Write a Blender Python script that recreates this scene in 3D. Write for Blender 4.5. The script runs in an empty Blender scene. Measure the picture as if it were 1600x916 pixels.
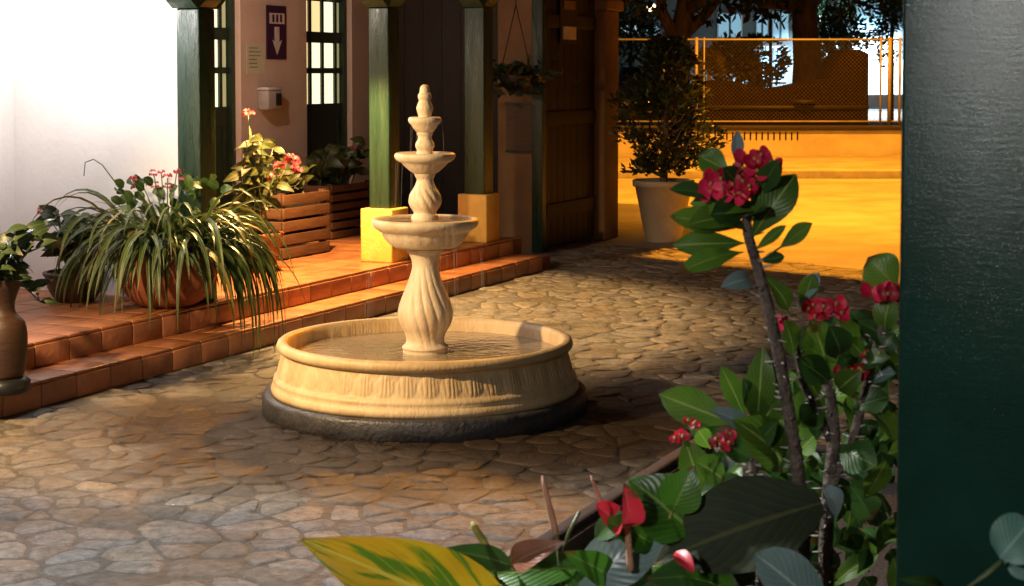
import bpy, bmesh, math, random
from mathutils import Vector, Matrix, noise
R = math.radians
rnd = random.Random(11)
sc = bpy.context.scene
col = sc.collection

# house frame: s runs along the steps, q into the house
D = Vector((0.4142, 0.9102, 0)); N = Vector((0.9102, -0.4142, 0)); O = Vector((-2.70, 8.76, 0))
def hs(s, q, z=0.0): return O + D * s - N * q + Vector((0, 0, z))
# ------------------------------------------------------------------ camera
H, F, PITCH, HOR = 1.83, 2600.0, R(3.0), 115.0
YC = HOR + F * math.tan(PITCH)
cam = bpy.data.cameras.new('camera')
cam_ob = bpy.data.objects.new('camera', cam); col.objects.link(cam_ob)
cam_ob.location = (0, 0, H)
cam_ob.rotation_euler = (R(90) - PITCH, 0, 0)
cam.sensor_width = 36.0
cam.lens = 36.0 * F / 1600.0
cam.shift_y = -(458.0 - YC) / 1600.0
cam.clip_start = 0.05; cam.clip_end = 600
cam.dof.use_dof = True; cam.dof.focus_distance = 8.8; cam.dof.aperture_fstop = 11
sc.camera = cam_ob

# ------------------------------------------------------------------ night sky, moon, exposure
w = bpy.data.worlds.new('World'); sc.world = w; w.use_nodes = True
nt = w.node_tree
sky = nt.nodes.new('ShaderNodeTexSky'); sky.sky_type = 'NISHITA'; sky.sun_disc = False
sky.sun_elevation = R(4); sky.sun_rotation = R(200)
bg = nt.nodes['Background']; bg.inputs['Strength'].default_value = 0.006
nt.links.new(sky.outputs['Color'], bg.inputs['Color'])
sun = bpy.data.lights.new('moon', 'SUN'); sun.energy = 0.03; sun.angle = R(0.5); sun.color = (0.8, 0.88, 1)
sun_ob = bpy.data.objects.new('moon', sun); col.objects.link(sun_ob)
sun_ob.rotation_euler = (R(50), 0, R(20))
sc.view_settings.view_transform = 'Standard'; sc.view_settings.look = 'None'
sc.view_settings.gamma = 1; sc.view_settings.exposure = 0.25; sc.view_settings.use_curve_mapping = False
sc.cycles.use_denoising = True
sc.cycles.max_bounces = 6; sc.cycles.sample_clamp_indirect = 4.0
sc.cycles.caustics_reflective = False; sc.cycles.caustics_refractive = False

# lamps of the place: position, colour, watts, radius (housings are built further down, none for lot)
LAMPS = {
    'wall':   dict(loc=(-2.98, 10.56, 2.48), color=(1, 0.94, 0.91), power=112, rad=0.06),
    'eave':   dict(loc=(-3.43, 6.67, 2.6), color=(1, 0.68, 0.34), power=980, rad=0.07, cone=39, blend=0.5, aim=(-0.7, 9.2, 0.5)),
    'court':  dict(loc=(-1.5, 4.2, 3.0), color=(0.98, 0.95, 0.93), power=1200, rad=0.08, cone=59, blend=0.6),
    'porch':  dict(loc=(-1.05, -0.15, 2.38), color=(1, 0.97, 0.93), power=140, rad=0.09),
    'hall':   dict(loc=(-1.58, 12.45, 2.62), color=(1, 0.58, 0.20), power=1250, rad=0.06, cone=55),
    'walk':   dict(loc=tuple(hs(4.1, 1.45, 2.72)), color=(1, 0.80, 0.66), power=72, rad=0.06),
    'street': dict(loc=(3.9, 20.9, 7.0), color=(1, 0.345, 0.018), power=8800, rad=0.12, cone=72),
    'street2': dict(loc=(6.0, 30.5, 7.0), color=(1, 0.345, 0.018), power=7400, rad=0.12, cone=64),
    'lot':    dict(loc=(12.5, 53.0, 7.0), color=(0.78, 0.93, 1), power=22000, rad=0.15, cone=58),  # added light with no fixture, brightens the building beyond the fence
}
for k, L in LAMPS.items():
    if 'cone' in L:
        ld = bpy.data.lights.new(k + '_bulb', 'SPOT'); ld.spot_size = R(L['cone'] * 2); ld.spot_blend = L.get('blend', 0.25)
    else:
        ld = bpy.data.lights.new(k + '_bulb', 'POINT')
    ld.energy = L['power']; ld.color = L['color']; ld.shadow_soft_size = L['rad']
    lo = bpy.data.objects.new(k + '_bulb', ld); col.objects.link(lo); lo.location = L['loc']
    if 'aim' in L: lo.rotation_euler = (Vector(L['aim']) - Vector(L['loc'])).to_track_quat('-Z', 'Y').to_euler()

# ------------------------------------------------------------------ measuring helpers
CP, SP = math.cos(PITCH), math.sin(PITCH)
def ray(x, y):
    u, v = (x - 800.0) / F, (YC - y) / F
    return Vector((u, CP + v * SP, -SP + v * CP))
def at(x, y, Y):                     # the point seen at a photo position, Y metres out
    r = ray(x, y); return Vector((0, 0, H)) + r * (Y / r.y)
def gp(x, y, z=0.0):                 # the same on a level surface
    r = ray(x, y); return Vector((0, 0, H)) + r * ((z - H) / r.z)
def s_for(x, q):                     # s at which the line q=const crosses photo column x
    u = (x - 800.0) / F * 0.998
    a = O - N * q
    return (u * a.y - a.x) / (D.x - u * D.y)
def q_for(x, s):
    u = (x - 800.0) / F * 0.998
    a = O + D * s
    return (a.x - u * a.y) / (N.x - u * N.y)
HROT = math.atan2(D.y, D.x)

# ------------------------------------------------------------------ materials
def new_mat(name):
    m = bpy.data.materials.new(name); m.use_nodes = True
    return m, m.node_tree, m.node_tree.nodes['Principled BSDF']
def nd(t, kind, **kw):
    n = t.nodes.new(kind)
    for k, v in kw.items():
        if k in n.inputs: n.inputs[k].default_value = v
        else: setattr(n, k, v)
    return n
def ramp(t, fac, stops):
    r = t.nodes.new('ShaderNodeValToRGB'); e = r.color_ramp.elements
    while len(e) < len(stops): e.new(0.5)
    for i, (p, c) in enumerate(stops):
        e[i].position = p; e[i].color = (*c, 1) if len(c) == 3 else c
    t.links.new(fac, r.inputs['Fac']); return r.outputs['Color']
def mix(t, fac, a, b, mode='MIX'):
    m = t.nodes.new('ShaderNodeMix'); m.data_type = 'RGBA'; m.blend_type = mode
    for s, v in ((m.inputs[0], fac), (m.inputs[6], a), (m.inputs[7], b)):
        if hasattr(v, 'links'): t.links.new(v, s)
        else: s.default_value = v if not isinstance(v, tuple) else ((*v, 1) if len(v) == 3 else v)
    return m.outputs[2]
def plain(name, c1, c2=None, scale=6, rough=0.6, bump=0.2, bscale=40, stretch=(1, 1, 1), coord='Object', spec=0.5,
          metal=0.0, rand=0.0, coat=0.0, rough2=None):
    m, t, b = new_mat(name)
    tc = nd(t, 'ShaderNodeTexCoord'); mp = nd(t, 'ShaderNodeMapping'); mp.inputs['Scale'].default_value = stretch
    src = tc.outputs[coord] if coord != 'World' else nd(t, 'ShaderNodeNewGeometry').outputs['Position']
    t.links.new(src, mp.inputs['Vector'])
    n1 = nd(t, 'ShaderNodeTexNoise', Scale=scale, Detail=6, Roughness=0.6); t.links.new(mp.outputs[0], n1.inputs['Vector'])
    c2 = c2 or tuple(x * 0.65 for x in c1)
    c = ramp(t, n1.outputs['Fac'], [(0.32, c2), (0.66, c1)])
    if rand:
        oi = nd(t, 'ShaderNodeObjectInfo')
        v = nd(t, 'ShaderNodeMapRange'); v.inputs['To Min'].default_value = 1 - rand; v.inputs['To Max'].default_value = 1 + rand * 0.6
        t.links.new(oi.outputs['Random'], v.inputs['Value'])
        hsv = nd(t, 'ShaderNodeHueSaturation'); t.links.new(v.outputs[0], hsv.inputs['Value']); t.links.new(c, hsv.inputs['Color'])
        c = hsv.outputs['Color']
    t.links.new(c, b.inputs['Base Color'])
    b.inputs['Roughness'].default_value = rough
    if rough2 is not None:
        mr = nd(t, 'ShaderNodeMapRange'); mr.inputs['From Min'].default_value = .35; mr.inputs['From Max'].default_value = .65
        mr.inputs['To Min'].default_value = rough; mr.inputs['To Max'].default_value = rough2
        t.links.new(n1.outputs['Fac'], mr.inputs['Value']); t.links.new(mr.outputs[0], b.inputs['Roughness'])
    b.inputs['Metallic'].default_value = metal; b.inputs['Specular IOR Level'].default_value = spec
    b.inputs['Coat Weight'].default_value = coat; b.inputs['Coat Roughness'].default_value = 0.2
    if bump:
        n2 = nd(t, 'ShaderNodeTexNoise', Scale=bscale, Detail=5); t.links.new(mp.outputs[0], n2.inputs['Vector'])
        bp = nd(t, 'ShaderNodeBump', Strength=bump, Distance=0.02); t.links.new(n2.outputs['Fac'], bp.inputs['Height'])
        t.links.new(bp.outputs[0], b.inputs['Normal'])
    return m
def glow(name, c, strength):
    m, t, b = new_mat(name)
    b.inputs['Base Color'].default_value = (*c, 1); b.inputs['Emission Color'].default_value = (*c, 1)
    b.inputs['Emission Strength'].default_value = strength; b.inputs['Roughness'].default_value = 0.4
    return m
def leafy(name, c1, c2, vein, rough=0.35, stripes=0.0, blotch=None, trans=0.25, midw=0.035, back=None):
    m, t, b = new_mat(name)
    uv = nd(t, 'ShaderNodeUVMap'); sx = nd(t, 'ShaderNodeSeparateXYZ'); t.links.new(uv.outputs[0], sx.inputs[0])
    gpn = nd(t, 'ShaderNodeNewGeometry')
    n1 = nd(t, 'ShaderNodeTexNoise', Scale=9, Detail=3); t.links.new(gpn.outputs['Position'], n1.inputs['Vector'])
    c = ramp(t, n1.outputs['Fac'], [(0.35, c2), (0.65, c1)])
    oi = nd(t, 'ShaderNodeObjectInfo')
    mr = nd(t, 'ShaderNodeMapRange'); mr.inputs['To Min'].default_value = 0.65; mr.inputs['To Max'].default_value = 1.3
    t.links.new(oi.outputs['Random'], mr.inputs['Value'])
    hsv = nd(t, 'ShaderNodeHueSaturation'); t.links.new(mr.outputs[0], hsv.inputs['Value']); t.links.new(c, hsv.inputs['Color'])
    c = hsv.outputs['Color']
    # |u-.5|
    a = nd(t, 'ShaderNodeMath', operation='SUBTRACT'); a.inputs[1].default_value = 0.5; t.links.new(sx.outputs[0], a.inputs[0])
    ab = nd(t, 'ShaderNodeMath', operation='ABSOLUTE'); t.links.new(a.outputs[0], ab.inputs[0])
    if blotch:
        # coloured stripes that follow the side veins
        k = nd(t, 'ShaderNodeMath', operation='MULTIPLY_ADD'); k.inputs[1].default_value = -0.9; t.links.new(ab.outputs[0], k.inputs[0]); t.links.new(sx.outputs[1], k.inputs[2])
        n3 = nd(t, 'ShaderNodeTexNoise', Scale=7, Detail=4); n3.noise_dimensions = '2D'
        cb = nd(t, 'ShaderNodeCombineXYZ'); t.links.new(k.outputs[0], cb.inputs[0])
        sc2 = nd(t, 'ShaderNodeMath', operation='MULTIPLY'); sc2.inputs[1].default_value = 0.35; t.links.new(sx.outputs[0], sc2.inputs[0]); t.links.new(sc2.outputs[0], cb.inputs[1])
        t.links.new(cb.outputs[0], n3.inputs['Vector'])
        f = ramp(t, n3.outputs['Fac'], [(0.50, (0, 0, 0)), (0.62, (1, 1, 1))])
        c = mix(t, f, c, blotch)
    if stripes:
        f = ramp(t, ab.outputs[0], [(0.30, (0, 0, 0)), (0.42, (1, 1, 1))]); fm = nd(t, 'ShaderNodeMath', operation='MULTIPLY')
        fm.inputs[1].default_value = stripes; t.links.new(f, fm.inputs[0]); c = mix(t, fm.outputs[0], c, vein)
    f2 = ramp(t, ab.outputs[0], [(midw * 0.5, (1, 1, 1)), (midw, (0, 0, 0))])
    c = mix(t, f2, c, vein)
    # side veins: relief only
    kk = nd(t, 'ShaderNodeMath', operation='MULTIPLY_ADD'); kk.inputs[1].default_value = -0.8; t.links.new(ab.outputs[0], kk.inputs[0]); t.links.new(sx.outputs[1], kk.inputs[2])
    sn = nd(t, 'ShaderNodeMath', operation='MULTIPLY'); sn.inputs[1].default_value = 60; t.links.new(kk.outputs[0], sn.inputs[0])
    s2 = nd(t, 'ShaderNodeMath', operation='SINE'); t.links.new(sn.outputs[0], s2.inputs[0])
    bp = nd(t, 'ShaderNodeBump', Strength=0.10, Distance=0.004); t.links.new(s2.outputs[0], bp.inputs['Height'])
    t.links.new(bp.outputs[0], b.inputs['Normal'])
    vf = nd(t, 'ShaderNodeMapRange'); vf.inputs['From Min'].default_value = .8; vf.inputs['To Max'].default_value = .3
    t.links.new(s2.outputs[0], vf.inputs['Value']); c = mix(t, vf.outputs[0], c, vein)
    n9 = nd(t, 'ShaderNodeTexNoise', Scale=60, Detail=3); t.links.new(gpn.outputs['Position'], n9.inputs['Vector'])
    ag = nd(t, 'ShaderNodeMath', operation='MULTIPLY_ADD'); ag.inputs[1].default_value = .45; t.links.new(n9.outputs['Fac'], ag.inputs[0]); t.links.new(sx.outputs[1], ag.inputs[2])
    ar = nd(t, 'ShaderNodeMath', operation='MULTIPLY_ADD'); ar.inputs[1].default_value = .35; t.links.new(oi.outputs['Random'], ar.inputs[0]); t.links.new(ag.outputs[0], ar.inputs[2])
    af = nd(t, 'ShaderNodeMapRange'); af.inputs['From Min'].default_value = 1.38; af.inputs['From Max'].default_value = 1.46; t.links.new(ar.outputs[0], af.inputs['Value'])
    c = mix(t, af.outputs[0], c, (0.13, 0.075, 0.02))
    t.links.new(c, b.inputs['Base Color']); b.inputs['Roughness'].default_value = rough
    if trans:
        tr = nd(t, 'ShaderNodeBsdfTranslucent'); t.links.new(c, tr.inputs['Color'])
        ms = nd(t, 'ShaderNodeMixShader'); ms.inputs[0].default_value = trans
        t.links.new(b.outputs[0], ms.inputs[1]); t.links.new(tr.outputs[0], ms.inputs[2])
        t.links.new(ms.outputs[0], t.nodes['Material Output'].inputs['Surface'])
    return m

def cobble_mat(name, tone=None):
    m, t, b = new_mat(name)
    g = nd(t, 'ShaderNodeNewGeometry')
    at_ = nd(t, 'ShaderNodeAttribute'); at_.attribute_name = 'tone'
    n1 = nd(t, 'ShaderNodeTexNoise', Scale=19, Detail=9, Roughness=0.75); t.links.new(g.outputs['Position'], n1.inputs['Vector'])
    v = ramp(t, n1.outputs['Fac'], [(0.28, (0.30, 0.28, 0.26)), (0.5, (0.85, 0.84, 0.82)), (0.70, (1.4, 1.34, 1.25))])
    c = mix(t, 1.0, at_.outputs['Color'] if tone is None else tone, v, 'MULTIPLY')
    # mossy dirt film in patches
    n2 = nd(t, 'ShaderNodeTexNoise', Scale=1.3, Detail=4); t.links.new(g.outputs['Position'], n2.inputs['Vector'])
    f = ramp(t, n2.outputs['Fac'], [(0.5, (0, 0, 0)), (0.72, (0.7, 0.7, 0.7))])
    c = mix(t, f, c, (0.085, 0.062, 0.022))
    # splash-wet ring round the fountain, deepened to paint in the shade at its base
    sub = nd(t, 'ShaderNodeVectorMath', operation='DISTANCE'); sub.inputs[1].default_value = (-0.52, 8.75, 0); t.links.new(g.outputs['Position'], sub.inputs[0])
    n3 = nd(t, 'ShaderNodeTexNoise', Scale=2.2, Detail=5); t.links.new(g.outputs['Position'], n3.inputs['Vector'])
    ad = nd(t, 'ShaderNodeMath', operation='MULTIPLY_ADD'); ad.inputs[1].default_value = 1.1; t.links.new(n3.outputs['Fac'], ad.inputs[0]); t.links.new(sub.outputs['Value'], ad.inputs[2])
    wet_shade = ramp(t, ad.outputs[0], [(0.0, (1, 1, 1)), (1.0, (0, 0, 0))])
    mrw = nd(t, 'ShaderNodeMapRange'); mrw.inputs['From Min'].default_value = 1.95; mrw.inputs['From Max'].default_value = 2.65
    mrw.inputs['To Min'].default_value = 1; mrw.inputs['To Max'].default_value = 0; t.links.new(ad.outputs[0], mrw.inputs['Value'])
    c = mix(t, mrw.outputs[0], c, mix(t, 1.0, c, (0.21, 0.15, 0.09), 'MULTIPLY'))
    t.links.new(c, b.inputs['Base Color'])
    rr = nd(t, 'ShaderNodeMapRange'); rr.inputs['To Min'].default_value = 0.62; rr.inputs['To Max'].default_value = 0.33
    t.links.new(mrw.outputs[0], rr.inputs['Value']); t.links.new(rr.outputs[0], b.inputs['Roughness'])
    n4 = nd(t, 'ShaderNodeTexNoise', Scale=55, Detail=6, Roughness=0.7); t.links.new(g.outputs['Position'], n4.inputs['Vector'])
    bp = nd(t, 'ShaderNodeBump', Strength=0.8, Distance=0.014); t.links.new(n4.outputs['Fac'], bp.inputs['Height'])
    bp2 = nd(t, 'ShaderNodeBump', Strength=0.9, Distance=0.035); t.links.new(n1.outputs['Fac'], bp2.inputs['Height']); t.links.new(bp.outputs[0], bp2.inputs['Normal'])
    t.links.new(bp2.outputs[0], b.inputs['Normal'])
    return m

def post_mat():
    m, t, b = new_mat('dark_green_gloss_paint')
    tc = nd(t, 'ShaderNodeTexCoord')
    mp = nd(t, 'ShaderNodeMapping'); mp.inputs['Scale'].default_value = (3, 3, 26); t.links.new(tc.outputs['Object'], mp.inputs['Vector'])
    n1 = nd(t, 'ShaderNodeTexNoise', Scale=6, Detail=6, Roughness=0.7); t.links.new(mp.outputs[0], n1.inputs['Vector'])
    n2 = nd(t, 'ShaderNodeTexNoise', Scale=170, Detail=4, Roughness=0.8); t.links.new(tc.outputs['Object'], n2.inputs['Vector'])
    n3 = nd(t, 'ShaderNodeTexNoise', Scale=5, Detail=4); t.links.new(tc.outputs['Object'], n3.inputs['Vector'])
    c = ramp(t, n3.outputs['Fac'], [(0.35, (0.004, 0.026, 0.019)), (0.7, (0.008, 0.044, 0.032))])
    t.links.new(c, b.inputs['Base Color'])
    b.inputs['Roughness'].default_value = 0.16; b.inputs['Specular IOR Level'].default_value = 0.5
    b1 = nd(t, 'ShaderNodeBump', Strength=0.22, Distance=0.002); t.links.new(n1.outputs['Fac'], b1.inputs['Height'])
    b2 = nd(t, 'ShaderNodeBump', Strength=1.0, Distance=0.0006); t.links.new(n2.outputs['Fac'], b2.inputs['Height']); t.links.new(b1.outputs[0], b2.inputs['Normal'])
    t.links.new(b2.outputs[0], b.inputs['Normal'])
    return m
def water_mat():
    m, t, b = new_mat('fountain_water')
    b.inputs['Base Color'].default_value = (0.56, 0.43, 0.27, 1); b.inputs['Roughness'].default_value = 0.06
    b.inputs['IOR'].default_value = 1.33; b.inputs['Transmission Weight'].default_value = 0.35
    tc = nd(t, 'ShaderNodeTexCoord')
    n = nd(t, 'ShaderNodeTexNoise', Scale=16, Detail=3); t.links.new(tc.outputs['Object'], n.inputs['Vector'])
    bp = nd(t, 'ShaderNodeBump', Strength=0.35, Distance=0.02); t.links.new(n.outputs['Fac'], bp.inputs['Height']); t.links.new(bp.outputs[0], b.inputs['Normal'])
    return m
def stream_mat():
    m, t, b = new_mat('falling_water')
    b.inputs['Base Color'].default_value = (0.9, 0.93, 1, 1); b.inputs['Roughness'].default_value = 0.12
    b.inputs['IOR'].default_value = 1.33; b.inputs['Alpha'].default_value = 0.06
    return m
MT = {}
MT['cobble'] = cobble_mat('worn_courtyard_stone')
MT['bed'] = cobble_mat('courtyard_sand_joints', (0.165, 0.145, 0.125))
MT['tile'] = plain('terracotta_tile', (0.43, 0.17, 0.065), (0.30, 0.105, 0.04), 5, 0.33, 0.18, 30, coord='World', rand=0.22, rough2=0.5)
MT['riser'] = plain('terracotta_riser_tile', (0.46, 0.20, 0.105), (0.32, 0.12, 0.06), 6, 0.3, 0.18, 30, coord='World', rand=0.25, rough2=0.5)
MT['grout'] = plain('dark_grout', (0.34, 0.15, 0.07), None, 8, 0.9, 0.3, 50, coord='World')
MT['stone'] = plain('cream_cast_stone', (0.74, 0.56, 0.33), (0.56, 0.38, 0.18), 9, 0.42, 0.22, 70, stretch=(1, 1, .4), coord='World', rough2=0.6)
MT['stone2'] = plain('pale_cast_stone', (0.80, 0.69, 0.53), (0.62, 0.48, 0.31), 12, 0.42, 0.22, 90, stretch=(1, 1, .35), coord='World', rough2=0.6)
MT['slate'] = plain('wet_dark_base', (0.055, 0.052, 0.055), (0.03, 0.028, 0.03), 8, 0.3, 0.4, 40, coord='World', rough2=0.5)
MT['white'] = plain('white_limewash', (0.82, 0.80, 0.78), (0.78, 0.75, 0.73), 3, 0.8, 0.12, 25, coord='World')
MT['beige'] = plain('aged_limewash', (0.68, 0.58, 0.50), (0.58, 0.48, 0.40), 2, 0.8, 0.15, 25, coord='World')
MT['ochre'] = plain('ochre_plaster', (0.24, 0.14, 0.065), (0.17, 0.095, 0.045), 2.5, 0.8, 0.2, 25, coord='World')
MT['plinth'] = plain('yellow_plinth_paint', (0.75, 0.48, 0.10), (0.62, 0.36, 0.07), 6, 0.6, 0.2, 40, coord='World')
MT['green'] = plain('green_post_paint', (0.012, 0.042, 0.022), (0.007, 0.026, 0.014), 3, 0.25, 0.3, 18, stretch=(9, 9, 0.7), coord='World', rough2=0.5)
MT['dgreen'] = plain('dark_green_joinery', (0.012, 0.035, 0.018), None, 5, 0.4, 0.2, 30, stretch=(6, 6, 0.8), coord='World')
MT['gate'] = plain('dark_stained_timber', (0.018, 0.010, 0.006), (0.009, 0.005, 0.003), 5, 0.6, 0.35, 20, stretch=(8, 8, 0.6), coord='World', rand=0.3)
MT['cap'] = plain('dark_green_carved_capital', (0.03, 0.075, 0.035), (0.02, 0.03, 0.02), 7, 0.4, 0.3, 25, coord='World')
MT['roof'] = plain('roof_tile_clay', (0.23, 0.09, 0.045), (0.13, 0.05, 0.03), 5, 0.8, 0.3, 20, coord='World')
MT['beam'] = plain('old_beam', (0.10, 0.06, 0.035), None, 5, 0.7, 0.3, 20, stretch=(1, 1, 6), coord='World')
MT['pane'] = glow('lit_window_pane', (1.0, 0.93, 0.62), 1.05)
MT['pane2'] = glow('warm_lit_window_pane', (1.0, 0.76, 0.36), 0.85)
MT['pane3'] = glow('dim_lit_window_pane', (0.55, 0.55, 0.28), 0.35)
MT['clay'] = plain('terracotta_pot', (0.30, 0.095, 0.04), (0.19, 0.055, 0.025), 6, 0.6, 0.25, 30, rough2=0.75)
MT['brownclay'] = plain('brown_glazed_pot', (0.06, 0.027, 0.015), (0.03, 0.015, 0.009), 6, 0.45, 0.25, 30, stretch=(1, 1, 8))
MT['whitepot'] = plain('pale_pot', (0.40, 0.34, 0.27), (0.32, 0.27, 0.21), 4, 0.55, 0.15, 30)
MT['soil'] = plain('potting_soil', (0.03, 0.02, 0.013), None, 20, 0.95, 0.8, 80)
MT['slat'] = plain('planter_slat_wood', (0.13, 0.055, 0.024), (0.07, 0.03, 0.013), 6, 0.6, 0.3, 25, stretch=(1, 1, 8), coord='World', rand=0.3)
MT['black'] = plain('black_metal', (0.012, 0.012, 0.013), None, 8, 0.4, 0.1, 50)
MT['purple'] = plain('sign_purple', (0.045, 0.012, 0.06), None, 6, 0.5, 0.05, 50)
MT['signwhite'] = plain('sign_white', (0.72, 0.68, 0.66), None, 6, 0.5, 0.0)
MT['paper'] = plain('notice_paper', (0.62, 0.66, 0.5), (0.56, 0.58, 0.42), 9, 0.7, 0.0)
MT['print'] = plain('notice_print', (0.30, 0.36, 0.24), None, 20, 0.7, 0.0)
MT['steel'] = plain('brushed_grey_plastic', (0.42, 0.42, 0.42), None, 8, 0.35, 0.05, 50)
MT['asphalt'] = plain('street_paving', (0.31, 0.285, 0.255), (0.19, 0.165, 0.14), 1.1, 0.8, 0.6, 30, coord='World')
MT['kerb'] = plain('concrete_kerb', (0.36, 0.33, 0.30), None, 4, 0.8, 0.3, 30, coord='World')
MT['lowwall'] = plain('painted_low_wall', (0.42, 0.37, 0.31), (0.27, 0.235, 0.19), 1.1, 0.8, 0.25, 20, coord='World')
MT['lotground'] = plain('lot_gravel', (0.12, 0.10, 0.08), None, 4, 0.9, 0.4, 30, coord='World')
MT['fence'] = plain('fence_pipe', (0.26, 0.24, 0.21), (0.18, 0.16, 0.14), 4, 0.5, 0.1, 40)
MT['wire'] = plain('fence_wire', (0.10, 0.08, 0.06), None, 8, 0.6, 0.0)
MT['hulk'] = plain('dark_brown_tarpaulin', (0.010, 0.005, 0.004), None, 3, 0.8, 0.3, 15, coord='World', spec=0.08)
MT['bark'] = plain('tree_bark', (0.16, 0.11, 0.06), (0.08, 0.055, 0.03), 7, 0.9, 0.9, 22, stretch=(1, 1, 0.3), coord='World')
MT['carpaint'] = plain('dark_car_paint', (0.012, 0.013, 0.016), None, 4, 0.2, 0.0, coat=0.6)
MT['carglass'] = plain('car_glass', (0.02, 0.022, 0.025), None, 4, 0.08, 0.0)
MT['chrome'] = plain('chrome', (0.7, 0.7, 0.7), None, 4, 0.18, 0.0, metal=1.0)
MT['rubber'] = plain('rubber', (0.015, 0.015, 0.015), None, 8, 0.8, 0.2)
MT['pale'] = plain('pale_render', (0.66, 0.72, 0.75), (0.55, 0.6, 0.63), 1, 0.8, 0.1, 15, coord='World')
MT['bluegrey'] = plain('blue_grey_render', (0.16, 0.22, 0.27), None, 1, 0.8, 0.1, 15, coord='World')
MT['coolpane'] = glow('cool_lit_pane', (0.30, 0.58, 0.78), 0.45)
MT['whitepane'] = glow('white_lit_pane', (0.62, 0.80, 0.88), 0.6)
MT['bulb'] = glow('lamp_bulb', (1, 0.66, 0.4), 6)
MT['post'] = post_mat()
MT['water'] = water_mat(); MT['stream'] = stream_mat()
MT['puddle'] = plain('puddle_water', (0.10, 0.10, 0.105), (0.07, 0.07, 0.075), 5, 0.12, 0.12, 18, coord='World')
MT['planterwall'] = plain('planter_render', (0.10, 0.07, 0.05), (0.06, 0.04, 0.03), 5, 0.75, 0.35, 30, coord='World')
MT['rail'] = plain('reddish_timber_edging', (0.022, 0.011, 0.008), None, 6, 0.8, 0.3, 25, coord='World')
# plants
MT['spider'] = leafy('strap_leaf_green', (0.055, 0.11, 0.022), (0.025, 0.06, 0.013), (0.22, 0.24, 0.09), 0.42, stripes=0.4, trans=0.2, midw=0.06)
MT['spider_dry'] = leafy('strap_leaf_yellowing', (0.26, 0.22, 0.05), (0.16, 0.12, 0.03), (0.4, 0.36, 0.14), 0.45, trans=0.2)
MT['darkleaf'] = leafy('dark_houseplant_leaf', (0.035, 0.06, 0.018), (0.016, 0.032, 0.010), (0.10, 0.13, 0.04), 0.4, trans=0.15)
MT['croton'] = leafy('croton_leaf', (0.03, 0.065, 0.012), (0.016, 0.036, 0.007), (0.15, 0.11, 0.024), 0.5, blotch=(0.08, 0.065, 0.014), trans=0.2, midw=0.08)
MT['geran'] = leafy('green_round_leaf', (0.06, 0.12, 0.025), (0.03, 0.07, 0.015), (0.12, 0.2, 0.05), 0.45, trans=0.2)
MT['euph'] = leafy('thorn_plant_leaf', (0.13, 0.26, 0.024), (0.06, 0.155, 0.015), (0.28, 0.38, 0.09), 0.42, trans=0.28)
MT['euphdk'] = leafy('thorn_plant_leaf_deep', (0.05, 0.13, 0.026), (0.024, 0.075, 0.015), (0.12, 0.21, 0.06), 0.40, trans=0.2)
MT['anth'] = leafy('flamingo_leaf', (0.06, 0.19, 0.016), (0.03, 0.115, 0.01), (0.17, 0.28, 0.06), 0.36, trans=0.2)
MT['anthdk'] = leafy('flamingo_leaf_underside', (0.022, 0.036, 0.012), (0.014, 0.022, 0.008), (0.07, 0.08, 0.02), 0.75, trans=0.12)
MT['yellow'] = leafy('yellowing_leaf', (0.62, 0.42, 0.015), (0.55, 0.30, 0.012), (0.60, 0.48, 0.06), 0.32, blotch=(0.10, 0.20, 0.012), trans=0.2)
MT['glauc'] = leafy('bluish_leaf', (0.24, 0.33, 0.33), (0.16, 0.25, 0.24), (0.34, 0.43, 0.41), 0.3, trans=0.1)
MT['glauc2'] = leafy('grey_green_round_leaf', (0.10, 0.22, 0.19), (0.06, 0.15, 0.12), (0.2, 0.33, 0.28), 0.4, trans=0.1)
MT['petal'] = leafy('red_petal', (0.88, 0.03, 0.12), (0.75, 0.015, 0.05), (0.8, 0.06, 0.12), 0.45, trans=0.25)
MT['petaldk'] = leafy('deep_red_petal', (0.62, 0.010, 0.05), (0.45, 0.006, 0.02), (0.5, 0.03, 0.05), 0.45, trans=0.25)
MT['pink'] = leafy('pink_petal', (0.62, 0.10, 0.13), (0.5, 0.05, 0.08), (0.7, 0.2, 0.2), 0.5, trans=0.25)
MT['spathe'] = leafy('red_spathe', (0.62, 0.035, 0.06), (0.45, 0.015, 0.03), (0.6, 0.12, 0.12), 0.32, trans=0.15)
MT['spathebrown'] = leafy('faded_brown_spathe', (0.30, 0.13, 0.08), (0.2, 0.08, 0.045), (0.36, 0.2, 0.14), 0.35, trans=0.15)
MT['spadix'] = plain('spadix_pink', (0.62, 0.33, 0.22), (0.5, 0.25, 0.15), 40, 0.6, 0.4, 300)
MT['spadixy'] = plain('spadix_yellow', (0.45, 0.38, 0.08), (0.3, 0.28, 0.05), 40, 0.6, 0.4, 300)
MT['stem'] = plain('green_stem', (0.11, 0.15, 0.05), None, 12, 0.5, 0.2, 60)
MT['thornstem'] = plain('grey_thorny_stem', (0.19, 0.14, 0.115), (0.07, 0.05, 0.04), 30, 0.75, 0.8, 90)
MT['thorn'] = plain('pale_thorn', (0.55, 0.5, 0.46), None, 20, 0.6, 0.0)
MT['bush'] = leafy('shrub_leaf', (0.04, 0.055, 0.016), (0.02, 0.03, 0.009), (0.06, 0.07, 0.02), 0.45, trans=0.15)
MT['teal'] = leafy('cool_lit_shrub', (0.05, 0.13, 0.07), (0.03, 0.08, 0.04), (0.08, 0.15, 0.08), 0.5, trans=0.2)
MT['olive'] = leafy('olive_shrub', (0.17, 0.13, 0.03), (0.09, 0.075, 0.02), (0.2, 0.16, 0.05), 0.5, trans=0.2)
MT['treeleaf'] = leafy('tree_leaf', (0.04, 0.06, 0.02), (0.02, 0.033, 0.012), (0.05, 0.07, 0.02), 0.5, trans=0.2)

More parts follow.
